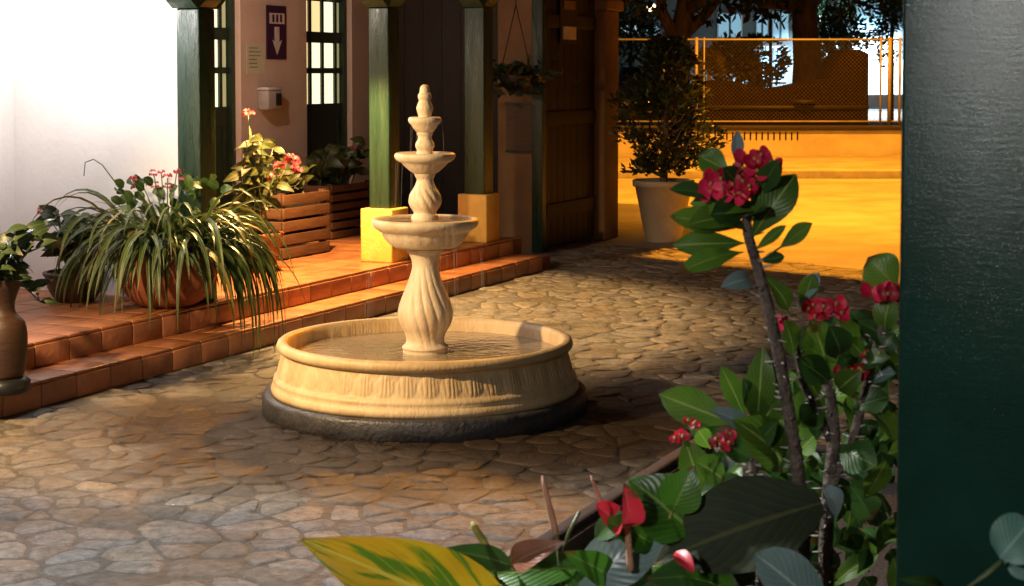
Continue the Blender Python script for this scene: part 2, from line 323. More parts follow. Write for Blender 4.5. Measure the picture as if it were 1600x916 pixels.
# ------------------------------------------------------------------ object helpers
def mesh_ob(name, verts, faces, mat, parent=None, smooth=True, uvs=None, org=None, kind=None):
    me = bpy.data.meshes.new(name)
    o_ = org if org is not None else Vector((0, 0, 0))
    me.from_pydata([tuple(Vector(v) - o_) for v in verts], [], faces)
    if smooth: me.polygons.foreach_set('use_smooth', [True] * len(me.polygons))
    if uvs is not None:
        ul = me.uv_layers.new(name='UVMap')
        for li, l in enumerate(me.loops): ul.data[li].uv = uvs[l.vertex_index]
    mats = mat if isinstance(mat, (list, tuple)) else [mat]
    for m in mats: me.materials.append(MT[m] if isinstance(m, str) else m)
    o = bpy.data.objects.new(name, me); col.objects.link(o)
    if parent is not None: o.parent = parent
    if kind: o['kind'] = kind
    return o
class Thing:
    """An Empty at the thing's base; parts are written in world coordinates."""
    def __init__(self, name, label, cat, loc, group=None):
        self.e = bpy.data.objects.new(name, None); col.objects.link(self.e)
        self.loc = Vector(loc); self.e.location = self.loc; self.e.empty_display_size = 0.1
        self.e['label'] = label; self.e['category'] = cat
        if group: self.e['group'] = group
    def part(self, name, geo, mat, smooth=True, under=None, kind=None, label=None):
        v, f = geo[0], geo[1]; uv = geo[2] if len(geo) > 2 else None
        o = mesh_ob(name, v, f, mat, under or self.e, smooth, uv, self.loc, kind)
        if label: o['label'] = label
        return o
def tag(o, label, cat, group=None):
    o['label'] = label; o['category'] = cat
    if group: o['group'] = group
    return o
def join(*geos):
    V, Fc, U = [], [], []; has = any(len(g) > 2 for g in geos)
    for g in geos:
        k = len(V); V += list(g[0]); Fc += [tuple(i + k for i in f) for f in g[1]]
        if has: U += list(g[2]) if len(g) > 2 else [(0.5, 0.5)] * len(g[0])
    return (V, Fc, U) if has else (V, Fc)
def box(c, sx, sy, sz, rz=0.0, bev=0.0):
    """box of full sizes centred at c, bottom/top bevelled a touch"""
    c = Vector(c); M_ = Matrix.Rotation(rz, 3, 'Z')
    bm = bmesh.new(); bmesh.ops.create_cube(bm, size=1.0)
    for v in bm.verts: v.co = Vector((v.co.x * sx, v.co.y * sy, v.co.z * sz))
    if bev: bmesh.ops.bevel(bm, geom=bm.edges[:], offset=bev, segments=2, affect='EDGES', profile=0.6)
    V = [c + M_ @ v.co for v in bm.verts]; bm.verts.index_update()
    Fc = [tuple(v.index for v in f.verts) for f in bm.faces]; bm.free(); return V, Fc
def hbox(s0, s1, q0, q1, z0, z1, bev=0.0):        # box in the house frame
    c = hs((s0 + s1) / 2, (q0 + q1) / 2, (z0 + z1) / 2)
    return box(c, s1 - s0, q1 - q0, z1 - z0, HROT, bev)
def lathe(prof, c, seg=48, mod=None, cap=True):
    c = Vector(c); V, Fc = [], []
    for (r, z) in prof:
        for k in range(seg):
            a = 2 * math.pi * k / seg
            rr = r if mod is None else r * (1 + mod(a, z))
            V.append(c + Vector((rr * math.cos(a), rr * math.sin(a), z)))
    n = len(prof)
    for i in range(n - 1):
        for k in range(seg):
            k2 = (k + 1) % seg
            Fc.append((i * seg + k, i * seg + k2, (i + 1) * seg + k2, (i + 1) * seg + k))
    if cap:
        Fc.append(tuple(reversed(range(seg)))); Fc.append(tuple(range((n - 1) * seg, n * seg)))
    return V, Fc
def dense(prof, n=4):                              # Catmull-Rom through a profile
    out = []
    for i in range(len(prof) - 1):
        p0, p1, p2, p3 = prof[max(i - 1, 0)], prof[i], prof[i + 1], prof[min(i + 2, len(prof) - 1)]
        for k in range(n):
            t = k / n
            f = lambda a, b, c_, d_: 0.5 * (2 * b + (c_ - a) * t + (2 * a - 5 * b + 4 * c_ - d_) * t * t + (3 * b - a - 3 * c_ + d_) * t ** 3)
            out.append((max(0.001, f(p0[0], p1[0], p2[0], p3[0])), f(p0[1], p1[1], p2[1], p3[1])))
    out.append(prof[-1]); return out
def tube(pts, rad, seg=8):
    pts = [Vector(p) for p in pts]; rad = rad if isinstance(rad, (list, tuple)) else [rad] * len(pts)
    V, Fc = [], []
    ref = Vector((0.31, 0.2, 0.93))
    for i, p in enumerate(pts):
        t = (pts[min(i + 1, len(pts) - 1)] - pts[max(i - 1, 0)]).normalized()
        a = t.cross(ref)
        if a.length < 0.05: a = t.cross(Vector((1, 0, 0)))
        a.normalize(); b = t.cross(a)
        for k in range(seg):
            an = 2 * math.pi * k / seg
            V.append(p + (a * math.cos(an) + b * math.sin(an)) * rad[i])
    for i in range(len(pts) - 1):
        for k in range(seg):
            k2 = (k + 1) % seg
            Fc.append((i * seg + k, i * seg + k2, (i + 1) * seg + k2, (i + 1) * seg + k))
    Fc.append(tuple(reversed(range(seg)))); Fc.append(tuple(range((len(pts) - 1) * seg, len(pts) * seg)))
    return V, Fc
SHAPES = {
    'obovate': lambda t: max(0.03, math.sin(math.pi * t ** 1.45) ** 0.8) if t < 1 else 0.02,
    'ovate': lambda t: max(0.03, math.sin(math.pi * t ** 0.72) ** 0.9) if t < 1 else 0.015,
    'lance': lambda t: max(0.04, math.sin(math.pi * (0.05 + 0.95 * t) ** 0.9)) if t < 1 else 0.01,
    'round': lambda t: math.sqrt(max(0.002, 1 - (2 * t - 1) ** 2)),
    'strap': lambda t: min(1, 0.55 + 1.2 * t) * (1 - t ** 2.6) + 0.015,
}
def leaf(base, tip, width, shape='obovate', bow=0.12, fold=0.18, roll=0.0, nl=8, nu=4, wave=0.0, face=None):
    base, tip = Vector(base), Vector(tip); ax = tip - base; L = ax.length; axn = ax.normalized()
    f = face or Vector((0.05, -1, 0.55))
    side = axn.cross(f)
    if side.length < 0.1: side = axn.cross(Vector((1, 0, 0.2)))
    side.normalize(); nor = side.cross(axn).normalized()
    if roll: 
        q_ = Matrix.Rotation(roll, 3, axn); side = q_ @ side; nor = q_ @ nor
    V, Fc, U = [], [], []; ph = rnd.random() * 6
    for i in range(nl + 1):
        t = i / nl; wd = SHAPES[shape](t) * width * 0.5
        c = base + ax * t + nor * (bow * L * math.sin(math.pi * t))
        for j in range(nu + 1):
            u = j / nu * 2 - 1
            V.append(c + side * (u * wd) + nor * (abs(u) * wd * fold + wave * width * math.sin(9 * t + 2 * u + ph) * abs(u)))
            U.append((j / nu, t))
    for i in range(nl):
        for j in range(nu):
            a = i * (nu + 1) + j
            Fc.append((a, a + 1, a + nu + 2, a + nu + 1))
    return V, Fc, U
def strap(p0, dirv, length, width, droop, n=10, twist=0.0):
    """a long arching strap leaf"""
    p = Vector(p0); d = Vector(dirv).normalized(); V, Fc, U = [], [], []; st = length / n
    for i in range(n + 1):
        t = i / n; side = d.cross(Vector((0, 0, 1)))
        if side.length < 0.05: side = Vector((1, 0, 0))
        side.normalize(); side = Matrix.Rotation(twist * t, 3, d) @ side
        nor = side.cross(d).normalized(); wd = width * 0.5 * SHAPES['strap'](t)
        for u in (-1, 0, 1):
            V.append(p + side * u * wd + nor * (abs(u) * wd * 0.45)); U.append((u * 0.5 + 0.5, t))
        d = (d + Vector((0, 0, -1)) * droop * (0.35 + t) * st * 3).normalized(); p = p + d * st
    for i in range(n):
        for j in range(2):
            a = i * 3 + j; Fc.append((a, a + 1, a + 4, a + 3))
    return V, Fc, U
def foliage(n, place, size, shape_aspect=0.45, up=0.3):
    """many small leaf quads (two triangles bent at the midrib)"""
    V, Fc, U = [], [], []
    for _ in range(n):
        p, out = place(); s = size * rnd.uniform(0.6, 1.3)
        d = (Vector(out) + Vector((rnd.gauss(0, .6), rnd.gauss(0, .6), rnd.gauss(up, .5)))).normalized()
        sd = d.cross(Vector((rnd.gauss(0, 1), rnd.gauss(0, 1), rnd.gauss(0, 1))))
        if sd.length < 0.05: continue
        sd.normalize(); k = len(V); nr = sd.cross(d)
        V += [p, p + d * s * .5 + sd * s * shape_aspect * .5 + nr * s * .08, p + d * s, p + d * s * .5 - sd * s * shape_aspect * .5 + nr * s * .08]
        U += [(.5, 0), (1, .5), (.5, 1), (0, .5)]
        Fc += [(k, k + 1, k + 2), (k, k + 2, k + 3)]
    return V, Fc, U


# ================================================================== THE SETTING
# ---- ground, courtyard, street
def sheet(name, pts, z, mat):
    o = mesh_ob(name, [(p[0], p[1], z) for p in pts], [tuple(range(len(pts)))], mat, None, False)
    o['kind'] = 'structure'; return o
sheet('ground', [(-150, -30), (150, -30), (150, 400), (-150, 400)], -0.06, 'lotground')
GA, GB = gp(950, 382), gp(1402, 427)                 # line where the stones stop at the gateway
gdir = (GB - GA).normalized(); gout = Vector((-gdir.y, gdir.x, 0))
if gout.y < 0: gout = -gout
ga, gb = GA - gdir * 3, GB + gdir * 6
court = sheet('courtyard_ground', [(-8, -4), (9, -4), (9, 10.2), (gb.x, gb.y), (ga.x, ga.y), (-8, 16)], 0.0015, 'bed')
sa, sb = GA + gout * 0.02, GB + gout * 0.02
sheet('street', [(-40, 29.0), (-40, 20.6), (sa.x - gdir.x * 3, sa.y - gdir.y * 3), (sb.x + gdir.x * 6, sb.y + gdir.y * 6), (40, 9), (40, 29.0)], -0.004, 'asphalt')

# cobblestones: irregular flat field stones, each with its own edges
def cells():
    pts = []; sp = 0.158
    y = 4.6
    while y < 18.4:
        x = -4.6
        while x < 5.4:
            if rnd.random() > 0.36:
                pts.append((x + rnd.uniform(-.5, .5) * sp * 0.95, y + rnd.uniform(-.5, .5) * sp * 0.95))
            x += sp
        y += sp * 0.86
    grid = {}
    for i, p in enumerate(pts): grid.setdefault((int(p[0] // .4), int(p[1] // .4)), []).append(i)
    for i, p in enumerate(pts):
        P = Vector((p[0], p[1], 0)); rel = P - O
        if rel.dot(N) < 0.05 and rel.dot(D) < 7.6: continue
        if rel.dot(N) < -0.75: continue
        if (P - GA).dot(gout) > -0.06: continue
        if p[0] < -0.33 * p[1] - 0.9 or p[0] > 0.27 * p[1] + 0.7: continue
        if p[0] > 0.35 + 0.455 * (p[1] - 4.54) and p[1] < 6.5: continue
        if math.hypot(p[0] - FC.x, p[1] - FC.y) < 0.80: continue
        poly = [(p[0] - .4, p[1] - .4), (p[0] + .4, p[1] - .4), (p[0] + .4, p[1] + .4), (p[0] - .4, p[1] + .4)]
        gx, gy = int(p[0] // .4), int(p[1] // .4)
        for ix in range(gx - 2, gx + 3):
            for iy in range(gy - 2, gy + 3):
                for j in grid.get((ix, iy), ()):
                    if j == i: continue
                    q = pts[j]; mx, my = (p[0] + q[0]) / 2, (p[1] + q[1]) / 2; nx, ny = q[0] - p[0], q[1] - p[1]
                    if nx * nx + ny * ny > 0.66: continue
                    out = []
                    for k in range(len(poly)):
                        a, b = poly[k], poly[(k + 1) % len(poly)]
                        da = (a[0] - mx) * nx + (a[1] - my) * ny; db = (b[0] - mx) * nx + (b[1] - my) * ny
                        if da <= 0: out.append(a)
                        if (da < 0) != (db < 0) and da != db:
                            tt = da / (da - db); out.append((a[0] + (b[0] - a[0]) * tt, a[1] + (b[1] - a[1]) * tt))
                    poly = out
                    if len(poly) < 3: break
        if len(poly) >= 3: yield p, poly
FC = Vector((gp(665, 638).x, gp(665, 638).y, 0))
STONE_TONES = [(0.29, 0.265, 0.235), (0.27, 0.25, 0.235), (0.31, 0.28, 0.245), (0.24, 0.22, 0.20), (0.29, 0.28, 0.275), (0.30, 0.255, 0.21), (0.26, 0.25, 0.245)]
def stone_geo(p, poly):
    cx = sum(a[0] for a in poly) / len(poly); cy = sum(a[1] for a in poly) / len(poly)
    area = abs(sum(poly[k][0] * poly[(k + 1) % len(poly)][1] - poly[(k + 1) % len(poly)][0] * poly[k][1] for k in range(len(poly)))) / 2
    ch = []
    for k in range(len(poly)):                        # cut the corners
        a, b = poly[k], poly[(k + 1) % len(poly)]
        for t in (0.22, 0.78): ch.append((a[0] + (b[0] - a[0]) * t, a[1] + (b[1] - a[1]) * t))
    rr = math.sqrt(area); k1 = 1 - 0.0075 / rr
    tx, ty = rnd.gauss(0, .012), rnd.gauss(0, .012); h = rnd.uniform(0.003, 0.010)
    V, Fc = [], []; n = len(ch)
    jit = [rnd.uniform(0.90, 1.03) for _ in ch]
    for kk, z in ((k1, -0.022), (k1 * 0.96, h * 0.35), (k1 * 0.86, h), (k1 * 0.45, h + 0.002)):
        for (a, b), jj in zip(ch, jit):
            x, y = cx + (a - cx) * kk * jj, cy + (b - cy) * kk * jj
            dz = tx * (x - cx) + ty * (y - cy) + 0.008 * noise.noise(Vector((x * 16, y * 16, 3)))
            V.append((x, y, z + (dz if z > -0.02 else 0)))
    for r_ in range(3):
        for k in range(n):
            k2 = (k + 1) % n; Fc.append((r_ * n + k, r_ * n + k2, (r_ + 1) * n + k2, (r_ + 1) * n + k))
    Fc.append(tuple(range(3 * n, 4 * n)))
    tone = rnd.choice(STONE_TONES); j = rnd.uniform(0.75, 1.2)
    return V, Fc, tuple(c * j for c in tone), area
def tone_attr(me, tones):
    a = me.attributes.new('tone', 'FLOAT_COLOR', 'FACE')
    a.data.foreach_set('color', [x for t in tones for x in (*t, 1.0)])
stones = []
for p, poly in cells():
    g = stone_geo(p, poly); stones.append((p, g))
# the 300 that show largest become stones of their own
def inview(p):
    x = 800 + F * p[0] / p[1]; y = HOR + F * H / p[1]
    return -10 < x < 1610 and y < 925
stones.sort(key=lambda s: (0 if inview(s[0]) else 1, -(s[1][3] / s[0][1] ** 3)))
for p, g in stones[:300]:
    c = Vector((p[0], p[1], 0))
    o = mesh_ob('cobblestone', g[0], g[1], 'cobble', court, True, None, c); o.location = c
    tone_attr(o.data, [g[2]] * len(g[1]))
rest = join(*[(g[0], g[1]) for p, g in stones[300:]])
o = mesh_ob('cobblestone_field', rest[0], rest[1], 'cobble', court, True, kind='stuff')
tone_attr(o.data, [g[2] for p, g in stones[300:] for _ in g[1]])

# ---- terrace of red tiles with two steps
S0, S1 = -4.2, 7.45
terr = mesh_ob('terrace', *join(hbox(S0, S1, 0.03, 9.0, -0.05, 0.13), hbox(S0, S1, 0.325, 9.0, 0.1295, 0.28)), 'grout', None, False)
terr['kind'] = 'structure'
def tile_proto(sx, sy, sz): 
    v, f = box((0, 0, 0), sx, sy, sz, 0, 0.006)
    return v, f
def tile_set(name, mat, proto, spots):
    me = None
    for (s, q, z) in spots:
        if me is None:
            o = mesh_ob(name, proto[0], proto[1], mat, terr, True); me = o.data
        else:
            o = bpy.data.objects.new(name, me); col.objects.link(o); o.parent = terr
        o.location = hs(s, q, z) + Vector((0, 0, rnd.uniform(-.0012, .0012)))
        o.rotation_euler = (rnd.gauss(0, .003), rnd.gauss(0, .003), HROT + rnd.gauss(0, .003))
TW = 0.30
ns = int((S1 - S0) / TW)
tile_set('lower_riser_tile', 'riser', tile_proto(TW - .008, .03, .125), [(S0 + TW * (i + .5), 0.015, 0.068) for i in range(ns)])
tile_set('tread_tile', 'tile', tile_proto(TW - .008, .30, .02), [(S0 + TW * (i + .5), 0.155, 0.140) for i in range(ns)])
tile_set('upper_riser_tile', 'riser', tile_proto(TW - .008, .03, .125), [(S0 + TW * (i + .5), 0.312, 0.213) for i in range(ns)])
tile_set('floor_tile', 'tile', tile_proto(TW - .008, TW - .008, .02), [(S0 + TW * (i + .5), 0.30 + TW * (j + .5), 0.288) for j in range(8) for i in range(7, ns)])
FZ = 0.298

# ---- kerb, far pavement and raised lot across the street
kb = mesh_ob('far_kerb', *box((0, 29.15, 0.06), 90, 0.3, 0.16, 0, 0.02), 'kerb', None, True); kb['kind'] = 'structure'
sheet('pavement', [(-45, 29.3), (45, 29.3), (45, 34.9), (-45, 34.9)], 0.12, 'asphalt')
lot = mesh_ob('raised_lot', *box((0, 85.2, 0.2), 200, 100, 0.7), 'lotground', None, False); lot['kind'] = 'structure'

# ================================================================== HOUSE WITH THE COVERED WALK
QP = 0.48                                   # line of the posts
sA, sB, sC = s_for(306, QP), s_for(600, QP), s_for(748, QP)
QW = QP + 2.0                               # back wall of the walk
house = Thing('courtyard_house', 'white colonial house with green posts, yellow plinths and lit paned doors along a tiled walk', 'house', hs(sA, QW, 0))
QC = q_for(24, sA)                          # inner corner of the white wall
# white end wall beside the first post, and the return wall at the picture's left
house.part('white_wall', hbox(sA - 0.02, sA + 0.22, QP + 0.09, QC + 0.02, 0.29, 3.3), 'white', False, label='bright white lit wall beside the first green post')
house.part('side_wall', hbox(-4.2, sA - 0.021, QC, QC + 0.24, 0.29, 3.3), 'white', False)
# back wall with two door openings
sd0, sd1 = s_for(479, QW), s_for(550, QW)   # right door
se1 = s_for(376, QW); se0 = se1 - 0.95      # left door, mostly behind the first post
sf0, sf1 = s_for(636, QW), s_for(650, QW)   # dark opening
ZD = 2.62
wl = [hbox(sA + 0.22, se0, QW, QW + .3, .29, 3.3), hbox(se1, sd0, QW, QW + .3, .29, 3.3), hbox(sd1, sf0, QW, QW + .3, .29, 3.3),
      hbox(se0, se1, QW, QW + .3, ZD, 3.3), hbox(sd0, sd1, QW, QW + .3, ZD, 3.3), hbox(sf0, sf0 + .8, QW, QW + .3, ZD, 3.3)]
house.part('walk_wall', join(*wl), 'beige', False)
house.part('shade_painted_wall', hbox(sf0 + .8, 14.5, QW, QW + .3, .29, 3.3), 'gate', False)  # dark timber colour stands in for the wall being unlit
house.part('doorway_back', hbox(sf0 - .3, sf0 + 1.1, QW + 1.2, QW + 1.3, .29, 3.0), 'gate', False)
def door(s0, s1, name):
    fr = house.part(name, join(hbox(s0, s0 + .06, QW + .06, QW + .16, .29, ZD), hbox(s1 - .06, s1, QW + .06, QW + .16, .29, ZD),
                               hbox(s0 + .06, s1 - .06, QW + .06, QW + .16, ZD - .05, ZD)), 'dgreen', False)
    # bottom panel, muntins, panes
    zb = 1.50
    house.part('lower_panel', hbox(s0 + .061, s1 - .061, QW + .09, QW + .13, .295, zb, .004), 'dgreen', False, fr)
    house.part('panel_moulding', join(hbox(s0 + .13, s1 - .13, QW + .078, QW + .0895, 1.35, 1.38), hbox(s0 + .13, s1 - .13, QW + .078, QW + .0895, .45, .48),
                                      hbox(s0 + .13, s0 + .16, QW + .078, QW + .0895, .48, 1.35), hbox(s1 - .16, s1 - .13, QW + .078, QW + .0895, .48, 1.35)), 'dgreen', False, fr)
    nx, nz = 4, 3; a0, a1 = s0 + .06, s1 - .06; zt = ZD - .05; mw = .045
    xs = [a0 + (a1 - a0) * k for k in (0, .20, .51, .84, 1)]; zs = [zb + (zt - zb) * k for k in (0, .335, .645, 1)]
    g = [hbox(x - mw / 2, x + mw / 2, QW + .085, QW + .135, zb, zt) for x in xs[1:-1]]
    for z in zs[:-1]:
        for k in range(nx): g.append(hbox(xs[k] + (mw / 2 if k else 0), xs[k + 1] - (mw / 2 if k < nx - 1 else 0), QW + .087, QW + .133, z - (.055 if 0 < z - zb - .4 else .028), z + (.055 if 0 < z - zb - .4 else .028)))
    house.part('glazing_bars', join(*g), 'dgreen', False, fr)
    for k in range(nx):
        for j in range(nz):
            m = 'pane3' if k == 3 else 'pane2' if (k == 0 or (k == 1 and j == 2)) else 'pane'
            house.part('pane', hbox(xs[k] + .023, xs[k + 1] - .023, QW + .105, QW + .113, zs[j] + .02, zs[j + 1] - .02), m, False, fr)
door(sd0, sd1, 'right_paned_door'); door(se0, se1, 'left_paned_door')
for o in bpy.data.objects:
    if o.name == 'right_paned_door': o.name = 'paned_door'
    if o.name == 'left_paned_door': o.name = 'paned_door'
house.part('skirting', join(hbox(se1 + .01, sd0 - .01, QW - .015, QW - .002, .295, .5), hbox(sd1 + .01, sf0 - .01, QW - .015, QW - .002, .295, .5)), 'gate', False)
# posts
def post(s, ztop, size, pl, label):
    p = house.part('post', hbox(s - size / 2, s + size / 2, QP - size / 2, QP + size / 2, 0.5 if pl else FZ, ztop, .012), 'green', True, label=label)
    if pl:
        house.part('plinth', join(hbox(s - .145, s + .145, QP - .145, QP + .145, FZ, .735, .012)), 'plinth', True, p)
    # carved bracket capital, a double scroll along the beam
    prof = [(-.30, .20), (-.30, .13), (-.27, .08), (-.22, .075), (-.18, .04), (-.12, .0), (.12, .0), (.18, .04), (.22, .075), (.27, .08), (.30, .13), (.30, .20)]
    V = [hs(s + a, QP + e, ztop + b) for e in (-.10, .10) for a, b in prof]; n = len(prof)
    Fc = [tuple(range(n)), tuple(reversed(range(n, 2 * n)))] + [(k, k + n, (k + 1) % n + n, (k + 1) % n) for k in range(n)]
    # cross bracket too, so the scroll shows from the courtyard
    V2 = [hs(s + e, QP + a * .75, ztop + b + .001) for e in (-.09, .09) for a, b in prof]
    house.part('capital', join((V, Fc), (V2, Fc)), 'cap', False, p)
    return p
pA = post(sA, at(306, 14, hs(sA, QP).y).z, .185, False, 'green post with a bright sheen beside the white wall')
pB = post(sB, at(600, 12, hs(sB, QP).y).z, .185, True, 'green post on a bright yellow plinth behind the fountain')
pC = post(sC, at(748, 12, hs(sC, QP).y).z, .20, True, 'pale green post on a yellow plinth, farther right')
house.part('eave_beam', hbox(-4.2, 9.0, QP - .09, QP + .09, 2.66, 2.86), 'beam', False)
# tiled lean-to roof over the walk, and rafters
e0, e1 = (-0.55, 2.74), (QW + .2, 3.55)
def roof_pt(s, q, dz=0): 
    t = (q - e0[0]) / (e1[0] - e0[0]); return hs(s, q, e0[1] + (e1[1] - e0[1]) * t + dz)
V = [roof_pt(s, q, dz) for s in (-4.6, 14.5) for q in (e0[0], e1[0]) for dz in (.12, .19)]
house.part('roof', (V, [(0, 1, 3, 2), (4, 6, 7, 5), (0, 4, 5, 1), (2, 3, 7, 6), (0, 2, 6, 4), (1, 5, 7, 3)]), 'roof', False)
for k in range(14):
    s = -3.8 + k * 1.0
    V = [roof_pt(s + a, q, dz) for a in (-.04, .04) for q in (e0[0] + .05, e1[0] - .3) for dz in (.02, .118)]
    house.part('rafter', (V, [(0, 1, 3, 2), (4, 6, 7, 5), (0, 4, 5, 1), (2, 3, 7, 6), (0, 2, 6, 4), (1, 5, 7, 3)]), 'beam', False)
# cross wall that closes the far end of the walk (ochre, behind the third post)
sE = 8.7
qk = q_for(778, sE)
house.part('end_wall', hbox(sE, sE + .22, .76, qk, .0, 3.3), 'ochre', False)
for k in range(6): house.part('end_shade_plank', hbox(sE + .03, sE + .08, qk + .001 + (QW - qk) * k / 6, qk - .005 + (QW - qk) * (k + 1) / 6, .29, 3.3), 'gate', False)  # dark planks added to paint the unlit far end of the walk

# ---- dark timber gate wing by the way out, in line with the posts
QG = 0.66
sg0, sg1 = s_for(846, QG), s_for(925, QG)
gate = Thing('timber_gate_leaf', 'tall dark timber gate leaf standing open at the end of the walk', 'gate', hs((sg0 + sg1) / 2, QG, 0))
npl = 8; pw = (sg1 - sg0) / npl
for k in range(npl):
    gate.part('plank', hbox(sg0 + k * pw + .004, sg0 + (k + 1) * pw - .004, QG - .03 + rnd.uniform(-.003, .003), QG + .03, .05, 2.75, .005), 'gate', True)
for z in (.35, 1.3, 2.3):
    gate.part('cross_rail', hbox(sg0 + .02, sg1 - .02, QG - .055, QG - .034, z, z + .14, .004), 'gate', True)
gate.part('hinge_post', hbox(sg0 - .11, sg0 - .006, QG - .06, QG + .06, 0, 2.9, .008), 'green', True)
plq = Thing('gate_notice', 'small pale notice plates fixed high on the dark gate leaf', 'sign', hs(s_for(886, QG - .04), QG - .04, 2.0))
sp0, sp1 = s_for(876, QG - .04), s_for(896, QG - .04)
def zat(x, y, s, q): return at(x, y, hs(s, q).y).z
z0, z1, z2, z3, z4 = [zat(886, y, (sp0 + sp1) / 2, QG) for y in (62, 42, 38, 20, 2)]
plq.part('backing', hbox(sp0 - .06, sp1 + .06, QG - .062, QG - .056, z0 - .05, z4 + .1), 'gate', False)
plq.part('lower_plate', hbox(sp0, sp1, QG - .072, QG - .063, z0, z1), 'signwhite', False)
plq.part('upper_plate', hbox(sp0 + .03, sp1 - .02, QG - .070, QG - .063, z3 + .03, z4), 'ochre', False)
# thick gate pier that ends the house, lit orange from the street on its far edge
pier = Thing('gate_pier', 'rendered gate pier with its street edge glowing orange', 'gate pier', hs(sg1 + .3, QG, 0))
sp_end = s_for(962, QG - .1)
pier.part('shaft', hbox(sg1 + .03, sp_end, QG - .14, QG + .55, 0, 2.52, .02), 'ochre', True)
pier.part('capping', hbox(sg1 + .0, sp_end + .05, QG - .18, QG + .6, 2.521, 2.64, .02), 'ochre', True)

# unseen roof added over the way out: keeps the street light off the courtyard
gw = Thing('gateway_shade_roof', 'added unseen roof that shades the gateway', 'roof', GA + gout * 1.3)
def gpt(a, b, z): return GA + gdir * a + gout * b + Vector((0, 0, z))
def gbox(a0, a1, b0, b1, z0, z1):
    V = [gpt(a, b, z) for a in (a0, a1) for b in (b0, b1) for z in (z0, z1)]
    return V, [(0, 1, 3, 2), (4, 6, 7, 5), (0, 4, 5, 1), (2, 3, 7, 6), (0, 2, 6, 4), (1, 5, 7, 3)]
gw.part('slab', gbox(-2.2, 7.5, -2.6, 1.30, 2.95, 3.10), 'roof', False)
gw.part('lintel', gbox(-1.2, 7.5, 1.0, 1.28, 2.80, 2.949), 'beam', False)
gw.part('gable', gbox(-2.2, 7.5, 0.9, 1.15, 3.101, 4.4), 'roof', False)
rp = Thing('far_gate_pier', 'rendered pier on the other side of the gateway', 'gate pier', gpt(5.2, 1.0, 0))
rp.part('shaft', gbox(4.9, 5.5, .6, 1.2, 0, 2.79), 'ochre', False)

# ---- things on the walk wall
def wall_pt(x, y, off=0.012):
    s = s_for(x, QW - off); return s, zat(x, y, s, QW - off)
def plate(x0, y0, x1, y1, off, th):
    sa_, za = wall_pt(x0, y0); sb_, zb = wall_pt(x1, y1)
    return hbox(sa_, sb_, QW - off - th, QW - off, min(za, zb), max(za, zb))
sm, zm = wall_pt(432, 50)
sg = Thing('direction_sign', 'narrow purple sign with a white arrow pointing down on the beige wall', 'sign', hs(sm, QW, zm))
sg.part('board', plate(417, 8, 447, 93, .003, .012), 'purple', False)
sg.part('white_panel', plate(421, 20, 444, 38, .0155, .003), 'signwhite', False)
sx0, zt = wall_pt(429, 42); sx1, zn = wall_pt(436, 66); sl, zl = wall_pt(425.5, 66); sr, zr = wall_pt(440, 66); sc_, zc = wall_pt(432.5, 86)
V = [hs(s, QW - o_, z) for o_ in (.0185, .0155) for s, z in ((sx0, zt), (sx1, zt), (sx1, zn), (sr, zn + .02), (sc_, zc), (sl, zn + .02), (sx0, zn))]
sg.part('arrow', (V, [tuple(range(7)), tuple(reversed(range(7, 14)))] + [(k, k + 7, (k + 1) % 7 + 7, (k + 1) % 7) for k in range(7)]), 'signwhite', False)
# pictogram strokes on the white panel
sg.part('pictogram', join(plate(425, 23, 428, 35, .0187, .002), plate(431, 23, 434, 35, .0187, .002), plate(437, 23, 440, 35, .0187, .002)), 'purple', False)
nt_ = Thing('paper_notice', 'pale green paper notice taped up left of the purple sign', 'notice', hs(*(wall_pt(400, 95)[0], QW), 1.9))
nt_.part('sheet', plate(386, 68, 415, 116, .003, .003), 'paper', False)
nt_.part('print', join(*[plate(390, y, 390 + rnd.uniform(12, 20), y + 2.2, .0065, .001) for y in (74, 80, 86, 92, 98, 104)]), 'print', False)
sd_, zd_ = wall_pt(412, 155)
dp = Thing('soap_dispenser', 'grey wall dispenser with a dark side under the paper notice', 'dispenser', hs(sd_, QW, zd_))
sa_, za = wall_pt(402, 172); sb_, zb = wall_pt(424, 136)
dp.part('body', hbox(sa_, sb_, QW - .13, QW - .003, za, zb - .03, .02), 'steel', True)
dp.part('lid', hbox(sa_ - .005, sb_ + .005, QW - .135, QW - .003, zb - .029, zb, .012), 'signwhite', True)
dp.part('window', hbox(sb_ - .11, sb_ - .02, QW - .136, QW - .1305, za + .04, zb - .06), 'black', False)

# ================================================================== FOUNTAIN
def zf(y): return (638.0 - y) / 286.0
ft = Thing('stone_fountain', 'three tiered cream stone fountain with spiral fluted pedestal and round basin', 'fountain', FC)
ft.part('base_ring', lathe([(.885, -.02), (.885, .095), (.875, .112), (.80, .113), (.80, .0)], FC, 96), 'slate')
def frieze(a, z):
    if .205 < z < .325:
        t = (z - .205) / .12; e = min(1, 6 * t, 6 * (1 - t))
        u = (a * 44 / (2 * math.pi)) % 1.0 - .5                       # one leaf motif after another
        lf_ = max(0.0, 1 - abs(u) * 2 / (.35 + .65 * math.sin(math.pi * min(1, t * 1.1))))
        rib = abs(math.sin((u * 16 + abs(u) * 7 * t)))
        return e * (0.010 * lf_ ** .5 * (.45 + .55 * rib) - .003)
    return 0
prof = [(.835, .112), (.838, .135), (.832, .155), (.820, .163), (.826, .178), (.822, .196), (.806, .204)]
prof += [(.804 - .03 * k / 12, .21 + .115 * k / 12) for k in range(13)]
prof += [(.775, .332), (.792, .338), (.803, .350), (.806, .366), (.800, .382), (.788, .391), (.765, .392), (.752, .384), (.742, .36), (.735, .28), (.73, .2), (.30, .19), (.02, .19)]
ft.part('basin', lathe(prof, FC, 1320, frieze), 'stone')
ZW = .312
